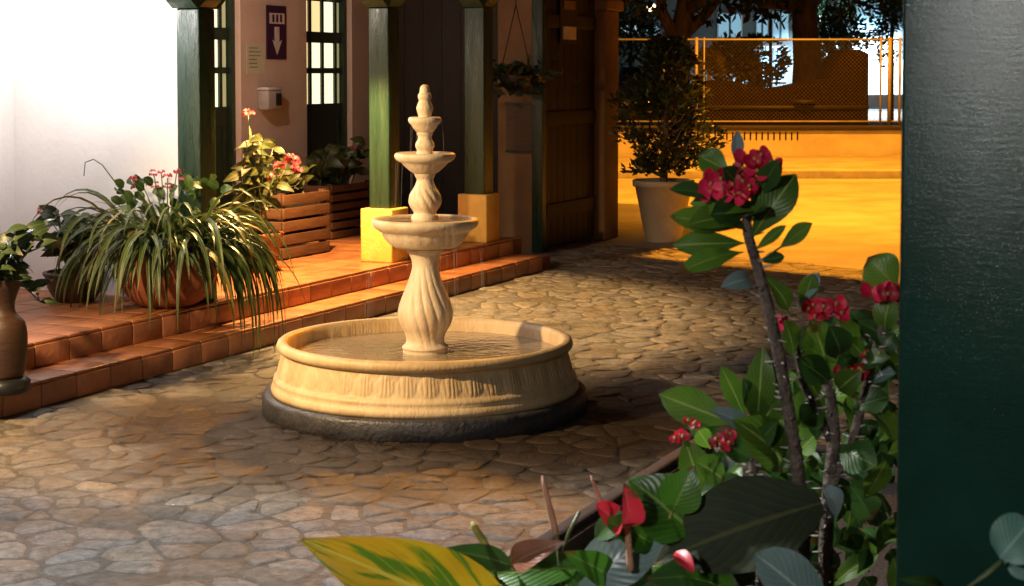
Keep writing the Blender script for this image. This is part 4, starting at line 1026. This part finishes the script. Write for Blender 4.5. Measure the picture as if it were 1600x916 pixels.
# --- flamingo flowers in front
a1_ = Thing('flamingo_flower_plant', 'flamingo flower plant with a red spathe, pink spikes and broad leaves in front', 'flowering plant', (at(985, 900, 2.95).x, 2.95, .52))
YA = 2.95
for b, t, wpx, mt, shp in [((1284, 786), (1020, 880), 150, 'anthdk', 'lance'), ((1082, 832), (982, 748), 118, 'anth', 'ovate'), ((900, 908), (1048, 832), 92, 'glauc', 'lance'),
                           ((905, 888), (738, 908), 66, 'anth', 'ovate'), ((800, 884), (688, 858), 40, 'euphdk', 'ovate'), ((1020, 850), (940, 812), 60, 'anth', 'ovate'), ((1100, 900), (1010, 905), 60, 'euphdk', 'ovate'),
                           ((960, 905), (880, 862), 50, 'anth', 'ovate'), ((1060, 910), (1120, 850), 60, 'euphdk', 'ovate'), ((1050, 800), (1085, 728), 70, 'anth', 'ovate'), ((1150, 930), (1070, 900), 60, 'anth', 'ovate'),
                           ((960, 960), (860, 900), 90, 'anth', 'ovate'), ((1060, 960), (960, 915), 90, 'euphdk', 'ovate'), ((930, 840), (990, 800), 40, 'euphdk', 'ovate')]:
    lf(a1_, b, t, wpx, mt, shp, Y=YA, dy=rnd.uniform(-.08, .04), bow=.08, roll=rnd.gauss(0, .15), wave=.015, nl=14)
lf(a1_, (1280, 960), (1180, 866), 88, 'glauc', 'round', Y=2.6, dy=-.03, roll=.1)
for k in range(60):
    x, y = rnd.uniform(840, 1240), rnd.uniform(800, 935)
    if y < 800 + (1080 - x) * .42: continue
    lf(a1_, (x + 20, y + 20), (x - 20, y - 10), rnd.uniform(34, 60), rnd.choice(['anth', 'euphdk', 'anthdk']), 'ovate', Y=YA + rnd.uniform(.15, .9), dy=rnd.uniform(-.08, .03), roll=rnd.gauss(0, .4), nl=8)
def spadix(th, b, t, w0, w1, mat, Y=YA):
    pb, pt = at(*b, Y), at(*t, Y); pts = [pb.lerp(pt, k / 6) + Vector((0, .004 * math.sin(k), 0)) for k in range(7)]
    th.part('spadix', tube(pts, [(w0 + (w1 - w0) * k / 6) * .5 * Y / F for k in range(6)] + [w1 * .2 * Y / F], 10), mat)
spadix(a1_, (986, 892), (978, 800), 13, 9, 'spadix', 2.9); spadix(a1_, (869, 836), (847, 743), 12, 8, 'spadix'); spadix(a1_, (940, 788), (923, 743), 7, 5, 'spadix'); spadix(a1_, (762, 858), (737, 815), 13, 10, 'spadixy'); spadix(a1_, (1037, 834), (1050, 797), 8, 4, 'spadixy')
sp_ = lf(a1_, (958, 824), (974, 754), 44, 'spathe', 'round', Y=2.92, bow=.25, fold=.7, name='spathe', roll=.7)
lf(a1_, (962, 820), (930, 788), 38, 'spathe', 'round', Y=2.97, name='spathe', fold=.4)
lf(a1_, (798, 884), (884, 846), 46, 'spathebrown', 'ovate', Y=2.95, name='spathe', bow=.15, fold=.4)
lf(a1_, (1056, 862), (1086, 898), 26, 'spathe', 'ovate', Y=2.85, name='spathe')
for b, t in [((870, 836), (890, 960)), ((942, 790), (975, 930)), ((762, 856), (800, 960)), ((962, 822), (985, 930)), ((880, 866), (905, 800))]:
    a1_.part('flower_stalk', tube([at(*b, YA), at((b[0] + t[0]) / 2 - 4, (b[1] + t[1]) / 2, YA), at(*t, YA)], .0035, 7), 'stem')
yl = Thing('yellowing_leaf_plant', 'single large yellow leaf with green streaks at the bottom edge', 'plant', (at(830, 1000, 2.9).x, 2.9, .52))
lf(yl, (800, 990), (470, 842), 150, 'yellow', 'ovate', Y=2.9, dy=-.12, bow=.10, fold=.12, nl=18, roll=-.1)
yl.part('stalk', tube([at(799, 989, 2.9), at(815, 1010, 2.9), yl.loc], .006, 8), 'stem')
rl = Thing('round_leaf_plant', 'pair of grey green round leaves on a thin stalk in front of the post', 'plant', (at(1470, 916, 2.0).x, 2.0, .6))
lf(rl, (1562, 872), (1612, 812), 82, 'glauc2', 'round', Y=2.0, dy=0.01, bow=.04, fold=.05)
lf(rl, (1570, 880), (1640, 878), 60, 'glauc2', 'round', Y=2.02, dy=0.0, bow=.04, fold=.05)
rl.part('stalk', tube([at(1566, 876, 2.0), at(1540, 898, 2.0), at(1510, 920, 2.0), rl.loc], .003, 7), 'stem')
lf(rl, (1480, 925), (1400, 905), 26, 'euphdk', 'lance', Y=2.1)

# ================================================================== ACROSS THE STREET
YW = 35.0
lw = Thing('low_street_wall', 'low rendered wall along the far side of the street', 'wall', (3, YW, 0))
ztw = at(1250, 203, YW).z
lw.part('body', box((0, YW + .15, ztw / 2), 60, .3, ztw), 'lowwall', False)
lw.part('coping', box((0, YW + .14, ztw + .045), 60, .42, .09, 0, .015), 'gate')
for k in range(26):
    x = 1090 + k * 9.2
    p = at(x, 206, YW - .02)
    if k < 18: lw.part('drain_slot', box((p.x, YW - .004, ztw - .13), .03, .02, .16), 'hulk', False)
fz0, fz1 = ztw + .09, at(1250, 62, YW + .1).z
fn = Thing('chain_link_fence', 'chain link fence with pale steel posts on the low wall', 'fence', (3.5, YW + .14, fz0))
YF = YW + .14
def fx(x): return at(x, 120, YF).x
for x, wd in ((1037, .035), (1088, .07), (1100, .03), (1376, .05), (1390, .085), (1406, .06), (1480, .06), (900, .06)):
    fn.part('fence_post', tube([(fx(x), YF, fz0 - .02), (fx(x), YF, fz1 + .05)], wd / 2, 8), 'fence')
fn.part('top_rail', tube([(fx(890), YF, fz1), (fx(1500), YF, fz1)], .022, 8), 'fence')
fn.part('bottom_rail', tube([(fx(890), YF, fz0 + .08), (fx(1500), YF, fz0 + .08)], .02, 8), 'fence')
V, Fc = [], []; x0_, x1_ = fx(1030), fx(1480); hh = fz1 - fz0 - .1; pitch_ = .085; k = -hh
while k < (x1_ - x0_):
    for sgn in (1, -1):
        xa, za_, xb, zb_ = (x0_ + k, fz0 + .09, x0_ + k + hh, fz1) if sgn == 1 else (x0_ + k, fz1, x0_ + k + hh, fz0 + .09)
        def zz(x): return za_ + (zb_ - za_) * (x - xa) / (xb - xa)
        xs, xe = max(xa, x0_), min(xb, x1_)
        if xe - xs < .02: continue
        n0 = len(V); t_ = .0022
        yo = YF + .004 * sgn
        for (x, z) in ((xs, zz(xs)), (xe, zz(xe))):
            V += [(x, yo - t_, z), (x, yo, z + t_ * 1.4), (x, yo + t_, z), (x, yo, z - t_ * 1.4)]
        Fc += [(n0 + a, n0 + (a + 1) % 4, n0 + 4 + (a + 1) % 4, n0 + 4 + a) for a in range(4)]
    k += pitch_
fn.part('wire_mesh', (V, Fc), 'wire', False, kind='stuff')
# dark swooping hulk behind the fence
YH = 37.2
pr = [(1098, 180), (1098, 126), (1138, 126), (1175, 134), (1205, 139), (1231, 136), (1264, 129), (1294, 124), (1307, 100), (1319, 78), (1344, 77), (1359, 84), (1358, 180)]
hk = Thing('dark_hulk', 'dark brown swooping hulk with a tall fin behind the chain link fence', 'structure', (at(1230, 178, YH).x, YH, .55))
n = len(pr); P0 = [at(x, y, YH) for x, y in pr]
for i_ in (0, n - 1): P0[i_].z = .55
def dup_y(P, dy, k): 
    cx = sum(p.x for p in P) / len(P); return [Vector((cx + (p.x - cx) * k, p.y + dy, .55 + (p.z - .55) * k)) for p in P]
rings = [dup_y(P0, 0, .965), dup_y(P0, .1, 1), dup_y(P0, 1.5, 1), dup_y(P0, 1.7, .95)]
V = [p for r_ in rings for p in r_]
Fc = [tuple(range(n)), tuple(reversed(range(3 * n, 4 * n)))] + [(r_ * n + k, (r_ + 1) * n + k, (r_ + 1) * n + (k + 1) % n, r_ * n + (k + 1) % n) for r_ in range(3) for k in range(n)]
hk.part('body', (V, Fc), 'hulk', False)
hk.part('lower_band', tube([at(1100, 168, YH - .03), at(1357, 168, YH - .03)], .05, 6), 'gate')
hk.part('wheel_disc', lathe([(.02, -.02), (.22, -.02), (.26, 0), (.22, .05), (.02, .06)], at(1256, 160, YH - .05), 18), 'gate')
# dark car facing the street, mostly behind the shrub
YCr = 38.5
cx_ = at(1020, 150, YCr).x; g0 = .55
car = Thing('parked_car', 'dark car facing the street, half hidden behind the gateway shrub', 'car', (cx_, YCr + 2, g0))
def carsec(y, w_, z0, z1, zc, wc):
    return [(cx_ - w_, y, z0), (cx_ - w_ * 1.02, y, (z0 + z1) / 2), (cx_ - w_ * .95, y, z1), (cx_ - wc, y, zc), (cx_ + wc, y, zc), (cx_ + w_ * .95, y, z1), (cx_ + w_ * 1.02, y, (z0 + z1) / 2), (cx_ + w_, y, z0)]
secs = [carsec(YCr, .74, g0 + .25, g0 + .62, g0 + .66, .6), carsec(YCr + .12, .84, g0 + .2, g0 + .72, g0 + .76, .72), carsec(YCr + .9, .88, g0 + .2, g0 + .86, g0 + .92, .74), carsec(YCr + 1.25, .88, g0 + .2, g0 + .9, g0 + .98, .72),
        carsec(YCr + 1.9, .88, g0 + .2, g0 + .93, g0 + 1.42, .58), carsec(YCr + 3.0, .88, g0 + .2, g0 + .95, g0 + 1.46, .58), carsec(YCr + 3.8, .86, g0 + .22, g0 + .95, g0 + 1.0, .7), carsec(YCr + 4.2, .78, g0 + .28, g0 + .85, g0 + .88, .66)]
V = [p for s_ in secs for p in s_]; Fc = [tuple(range(8)), tuple(reversed(range(56, 64)))]
for i in range(7):
    for k in range(8): Fc.append((i * 8 + k, (i + 1) * 8 + k, (i + 1) * 8 + (k + 1) % 8, i * 8 + (k + 1) % 8))
car.part('body', (V, Fc), 'carpaint', True)
car.part('windscreen', ([(cx_ - .66, YCr + 1.30, g0 + .99), (cx_ + .66, YCr + 1.30, g0 + .99), (cx_ + .54, YCr + 1.85, g0 + 1.40), (cx_ - .54, YCr + 1.85, g0 + 1.40)], [(0, 1, 2, 3)]), 'carglass', False)
for s_ in (-1, 1):
    car.part('headlight', box((cx_ + s_ * .60, YCr + .02, g0 + .58), .30, .16, .14, 0, .04), 'chrome')
    for yy in (.75, 3.35): 
        v_, f_ = lathe([(.31, -.1), (.33, -.08), (.33, .08), (.31, .1)], (0, 0, 0), 20)
        car.part('wheel', ([Vector((cx_ + s_ * .80 + p.z, YCr + yy + p.x, g0 + .33 + p.y)) for p in v_], f_), 'rubber')
car.part('grille', box((cx_, YCr - .01, g0 + .52), .7, .06, .12, 0, .02), 'black')
car.part('bumper', box((cx_, YCr - .04, g0 + .36), 1.5, .14, .16, 0, .05), 'carpaint')
# trees
def tree(name, label, base, pts, r0, r1, limbs, crown_c, crown_r, n, leafmat, lsize=.28, hole=-.1):
    t = Thing(name, label, 'tree', base)
    k_ = len(pts); t.part('trunk', tube([base] + pts, [r0 * 1.25] + [r0 + (r1 - r0) * i / max(1, k_ - 1) for i in range(k_)], 12), 'bark')
    for l in limbs: t.part('limb', tube(l, [r1 * .8, r1 * .6, r1 * .3][:len(l)], 8), 'bark')
    def pl():
        while True:
            d = Vector((rnd.gauss(0, 1), rnd.gauss(0, 1), rnd.gauss(0, 1))).normalized(); rr = rnd.random() ** .45
            p = crown_c + Vector((d.x * crown_r[0], d.y * crown_r[1], d.z * crown_r[2])) * rr
            if noise.noise(p * 0.9) > hole and p.z > base.z + .2: return p, d
    t.part('crown', foliage(n, pl, lsize, .5), leafmat, kind='stuff')
YT = 41.0
def lotp(x, Y): 
    p = at(x, 150, Y); p.z = .55; return p
b_ = lotp(1262, YT)
tree('broad_tree', 'thick olive lit tree trunk rising behind the dark hulk', b_, [at(1262, 100, YT), at(1258, 40, YT), at(1255, -60, YT)], .36, .27,
     [[at(1258, 20, YT), at(1290, -40, YT), at(1320, -120, YT)], [at(1256, 0, YT), at(1210, -60, YT), at(1150, -130, YT)], [at(1258, 10, YT), at(1225, 5, YT - .5), at(1190, 8, YT - 1)]],
     at(1250, -130, YT), (4.2, 3.5, 2.6), 5200, 'treeleaf', .26)
b_ = lotp(1060, 39.8)
tree('leaning_tree', 'orange lit tree with spreading limbs behind the car', b_, [at(1060, 110, 39.8), at(1062, 60, 39.8), at(1072, 10, 39.8), at(1080, -50, 39.8)], .27, .22,
     [[at(1062, 60, 39.8), at(1105, 20, 39.8), at(1150, -40, 39.8)], [at(1060, 70, 39.8), at(1035, 20, 39.6), at(1028, -40, 39.6)], [at(1070, 20, 39.8), at(1098, 0, 39.4), at(1130, -10, 39)]],
     at(1075, -110, 39.8), (3.6, 3.0, 2.2), 4200, 'treeleaf', .26)
for nm, lb_, x, Y, cx2, cy2, rad, n_, mt in [
    ('olive_shrub', 'yellowish shrub behind the fence left of the thick trunk', 1155, 40.2, 1155, 100, (.72, .6, .75), 1500, 'olive'),
    ('teal_shrub', 'blue green shrub behind the hulk right of the thick trunk', 1316, 46, 1314, 70, (.75, .7, 1.1), 1500, 'teal'),
    ('dark_conifer', 'dark green young tree at the right behind the fence', 1392, 43, 1394, 20, (.55, .5, 1.5), 2200, 'teal'),
    ('grey_green_bush', 'grey green bush in front of the far building left of the lamp post', 1190, 47, 1186, 96, (.8, .6, .7), 1300, 'teal'),
    ('tall_teal_bush', 'tall loose teal bush behind the thick trunk', 1290, 50, 1288, 40, (.9, .7, 1.5), 1500, 'teal'),
    ('leafy_sapling', 'leafy sapling behind the car at the far left of the fence', 985, 45, 985, 50, (.9, .7, .9), 1200, 'teal'),
    ('pale_bush', 'small bush behind the fence beside the pale post', 1110, 39.0, 1108, 108, (.32, .3, .5), 700, 'olive')]:
    bb = lotp(x, Y); cc_ = at(cx2, cy2, Y)
    tree(nm, lb_, bb, [bb.lerp(cc_, .5), cc_], .07, .04, [], cc_, rad, n_, mt, .13 if rad[0] < .6 else .17, -.2)
# lamp post
lp = lotp(1204, 43)
lm = Thing('lamp_post', 'slim pale lamp post with a curved arm left of the thick trunk', 'lamp post', lp)
lm.part('pole', tube([lp, at(1204, 20, 43)], [.05, .04], 8), 'fence')
lm.part('arm', tube([at(1204, 22, 43), at(1212, 26, 43), at(1222, 36, 43), at(1226, 46, 43)], .025, 6), 'black')
lm.part('head', lathe(dense([(.02, .1), (.08, .08), (.2, 0), (.17, -.03), (.02, -.03)], 3), at(1204, 28, 43), 16), 'black')
sl_ = lotp(1018, 52)
lm2 = Thing('lit_street_lamp', 'small warm glowing street lamp between the trees', 'lamp', sl_)
lm2.part('pole', tube([sl_, at(1018, 16, 52)], .05, 8), 'black')
lm2.part('globe', lathe(dense([(.01, -.14), (.1, -.1), (.14, 0), (.1, .1), (.01, .14)], 3), at(1018, 12, 52), 16), 'bulb')
# pale building far behind
YB = 58.0
bl = Thing('pale_building', 'pale building with cool lit windows far behind the trees', 'building', (at(1200, 150, YB).x, YB, .55))
xa, xb = at(930, 100, YB).x, at(1480, 100, YB).x
bl.part('wall', box(((xa + xb) / 2, YB + 2, 4.0), xb - xa, 4, 7.0), 'bluegrey', False)
def bw(x0, y0, x1, y1, mat, name='window', fr=True):
    a, b2_ = at(x0, y1, YB - .02), at(x1, y0, YB - .02)
    wn = bl.part(name, box(((a.x + b2_.x) / 2, YB - .04, (a.z + b2_.z) / 2), b2_.x - a.x, .06, b2_.z - a.z), 'pale', False)
    bl.part('pane', box(((a.x + b2_.x) / 2, YB - .085, (a.z + b2_.z) / 2), (b2_.x - a.x) * .88, .02, (b2_.z - a.z) * .88), mat, False, wn)
    if fr:
        bl.part('mullion', box(((a.x + b2_.x) / 2, YB - .105, (a.z + b2_.z) / 2), .07, .018, (b2_.z - a.z) * .9), 'bluegrey', False, wn)
for r_ in [(1181, 18, 1200, 60, 'coolpane'), (1206, 18, 1232, 62, 'coolpane'), (1186, 72, 1230, 128, 'coolpane'), (968, 40, 1000, 52, 'whitepane'), (1008, 40, 1030, 56, 'coolpane'),
           (1336, -10, 1380, 50, 'coolpane'), (1330, 58, 1400, 110, 'whitepane'), (1120, 20, 1160, 60, 'coolpane'), (1285, 70, 1315, 125, 'coolpane'), (1062, 25, 1080, 50, 'coolpane')]:
    bw(*r_)
bl.part('bright_wall', box(((at(1328, 100, YB).x + at(1440, 100, YB).x) / 2, YB - .25, 1.7), at(1440, 100, YB).x - at(1328, 100, YB).x, .3, 1.2), 'pale', False)
bl.part('roof', box(((xa + xb) / 2, YB + 1.8, 7.6), xb - xa + 1, 5, .25), 'roof', False)

# ================================================================== LAMP HOUSINGS (they hang outside the picture)
def lantern(key, label, hang):
    L = LAMPS[key]; p = Vector(L['loc']); t = Thing('lantern', label, 'lamp', p, 'lanterns')
    t.part('cap', lathe([(.13, .15), (.12, .165), (.05, .22), (.02, .24)], p, 20), 'black')
    t.part('base', lathe([(.03, -.15), (.07, -.145), (.07, -.13), (.03, -.125)], p, 20), 'black')
    t.part('cage', join(*[tube([p + Vector((.07 * math.cos(a), .07 * math.sin(a), -.13)), p + Vector((.115 * math.cos(a), .115 * math.sin(a), .15))], .004, 5) for a in (.4, 1.97, 3.54, 5.11)]), 'black')
    t.part('hanger', tube([p + Vector((0, 0, .23)), p + Vector(hang)], .01, 6), 'black')
lantern('wall', 'black lantern under the eave by the white wall', (0, 0, .45))

lantern('porch', 'black lantern on the near porch wall', (0, -.3, .3))
lantern('walk', 'black lantern high in the covered walk', (0, 0, .4))
lantern('court', 'black lantern hanging over the near courtyard', (0, 0, 1.2))
for key in ('street', 'street2'):
    p = Vector(LAMPS[key]['loc']); t = Thing('sodium_street_lamp', 'tall orange sodium street lamp ' + ('just outside the gateway' if key == 'street' else 'by the far kerb'), 'lamp post', (p.x + 1.6, p.y, 0), 'sodium street lamps')
    t.part('pole', tube([(p.x + 1.6, p.y, 0), (p.x + 1.6, p.y, 6.6), (p.x + 1.2, p.y, 7.3), (p.x, p.y, 7.4)], [.09, .06, .05, .04], 10), 'fence')
    t.part('head', lathe(dense([(.02, .4), (.12, .36), (.28, .2), (.3, .12)], 3), p, 20, None, False), 'fence')

p = Vector(LAMPS['hall']['loc']); t = Thing('pendant_lamp', 'shaded pendant lamp under the roof of the covered walk', 'lamp', p)
t.part('shade', lathe([(.03, .12), (.08, .10), (.15, .04), (.15, .035)], p, 24, None, False), 'black')
t.part('cord', tube([p + Vector((0, 0, .12)), p + Vector((0, 0, .35))], .006, 6), 'black')

p = Vector(LAMPS['eave']['loc']); t = Thing('floodlight', 'small black floodlight under the left eave aimed at the fountain', 'lamp', p)
qd = (Vector(LAMPS['eave']['aim']) - p).to_track_quat('-Z', 'Y').to_matrix()
v_, f_ = lathe([(.03, .12), (.08, .10), (.10, .03), (.10, .02)], (0, 0, 0), 20, None, False)
t.part('hood', ([p + qd @ v for v in v_], f_), 'black')
t.part('bracket', tube([p - (qd @ Vector((0, 0, -.12))) * 1.0, p + Vector((0, 0, .33))], .012, 6), 'black')
